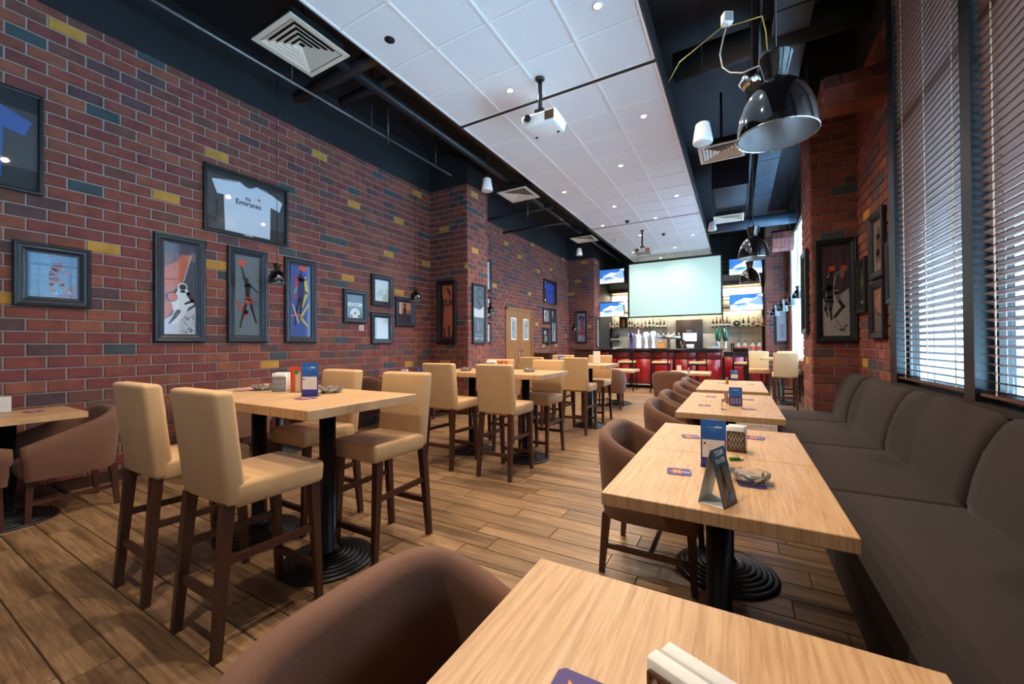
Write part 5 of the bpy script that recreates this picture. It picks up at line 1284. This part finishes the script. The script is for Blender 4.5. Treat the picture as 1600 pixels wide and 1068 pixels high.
c, w_ = fp(1141, 1154, 594, zL); menu_box('small blue menu box on the fourth low table', c, 0, .10, .15, 'blue', .05)
c, w_ = fp(470, 498, 619, HT); menu_box('blue and white menu stand on the closest high table', c, .45, .105, .205, 'blue', .05)
c, w_ = fp(447, 470, 613, HT); menu_box('red menu with a green seal on the closest high table', c+Vector((.0, .03, 0)), .45, .105, .17, 'red', .05)
c = onY(785, 4.2, HT); menu_box('red menu on the second high table', c, .3, .13, .11, 'red', .05)
c, w_ = fp(926, 939, 568, HT); menu_box('white menu card on the third high table', c, .25, .11, .20, 'white', .04)
c = on(8, 644, WT); menu_box('clear-framed card at the left edge on the wall table', c, 1.2, .06, .12, 'white', .02)
c = Vector((-4.75, onp(655, 560, 0, -4.75).y, WT)); menu_box('small dark blue card on the wall table near the first pier', c, .5, .07, .11, 'bluedark', .03)
c, w_ = fp(1058, 1064, 581, zL); menu_box('white card on the table behind the lone armchair', c, 0, .08, .13, 'white', .03)
c = onY(877, 6.25, HT); menu_box('dark violet card above the far wall-side stool', c, .3, .10, .12, 'bluedark', .03)
# salt and pepper on the third low table
for u, v, lb, m in ((1131, 640, 'clear glass shaker left of the violet menu box', 'clear_glass'), (1135, 630, 'bronze-topped shaker behind the clear one on the third low table', 'print_amber'), (1136, 600, 'small shaker left of the blue menu on the fourth low table', 'print_gold'), (1076, 582, 'small bottle right of the white card before the bar', 'grey_plastic')):
    p = on(u, v, zL); t = thing('shaker', lb, 'shaker', tuple(p), 0, 'shakers on the low tables')
    obj('jar', MB().lathe([(0, .001), (.019, .001), (.02, .01), (.018, .06), (.014, .07), (0, .07)], n=16), M[m], t); obj('lid', MB().lathe([(.015, .068), (.016, .085), (.01, .092), (0, .093)], n=14), M['chrome'], t)
# tent card reading TEAM PLAYER
a = on(1131, 796, zL); b_ = on(1152, 782, zL); l = on(1093, 789, zL)
dirv = (b_-a); wd = max(dirv.length, .085); ang = math.atan2(dirv.y, dirv.x)
t = thing('tent_card', 'folded tent card reading TEAM PLAYER on the low table', 'card', tuple((a+b_)/2+Vector((0, 0, .0005))), ang)
dep = .085; hh = .185
def TP_(x, s): return [(x*wd/2*1, 0, 0), ]
front = [(-wd/2, 0, 0), (wd/2, 0, 0), (wd/2, dep/2, hh), (-wd/2, dep/2, hh)]; backp = [(-wd/2, dep, 0), (wd/2, dep, 0), (wd/2, dep/2, hh), (-wd/2, dep/2, hh)]
def sheet(q, n, th=.0006):
    n = Vector(n); return MB().add([Vector(p) for p in q]+[Vector(p)+n*th for p in q], [(0, 1, 2, 3), (7, 6, 5, 4), (0, 4, 5, 1), (1, 5, 6, 2), (2, 6, 7, 3), (3, 7, 4, 0)])
fs = obj('front_sheet', sheet(front, (0, 1, -.26)), M['print_teal'], t); obj('back_sheet', sheet(backp, (0, -1, -.26)), M['paper_white'], t); obj('base_sheet', MB().box(-wd/2, wd/2, .002, dep-.002, 0, .0008), M['paper_white'], t)
lean = math.atan2(dep/2, hh); L_ = math.hypot(hh, dep/2)
hold = obj('print', MB().add([(-wd/2+.002, 0, .002), (wd/2-.002, 0, .002), (wd/2-.002, 0, L_*.62), (-wd/2+.002, 0, L_*.62)], [(0, 1, 2, 3)]), mat('print_pub', (110, 98, 78), .5, var=.6, vscale=30), t, (0, -.0006, 0), (-lean, 0, 0))
obj('beer_bottle', MB().prism([(-.012, .03), (.012, .03), (.013, .085), (.006, .105), (.006, .13), (-.006, .13), (-.006, .105), (-.013, .085)], -.0010, -.0004, 'y'), M['bottle_amber'], t, (-.008, -.0006, 0), (-lean, 0, 0))
obj('round_badge', MB().lathe([(0, 0), (.019, 0), (.019, .0006), (0, .0006)], n=20), flat((96, 110, 160)), t, (.010, .004, .022), (PI/2-lean, 0, 0))
for k, wd_ in enumerate(('TEAM', 'PLAYER')):
    link('lettering', text_mesh(wd_, .026 if k == 0 else .022, M['paper_white'], .0002, .0004), t, (0, (L_*.9-k*.025)*math.sin(lean)-.0014, (L_*.9-k*.025)*math.cos(lean)), (PI/2-lean, 0, 0))
p = on(1148, 719, zL); t = thing('lighter', 'small green and white lighter between the menus', 'lighter', (p.x, p.y, p.z+.001), .5); obj('body', MB().rbox((0, 0, .007), (.05, .016, .013), .004, 2), M['print_green'], t); obj('cap', MB().rbox((.03, 0, .007), (.016, .015, .012), .003, 2), M['white_plastic'], t)
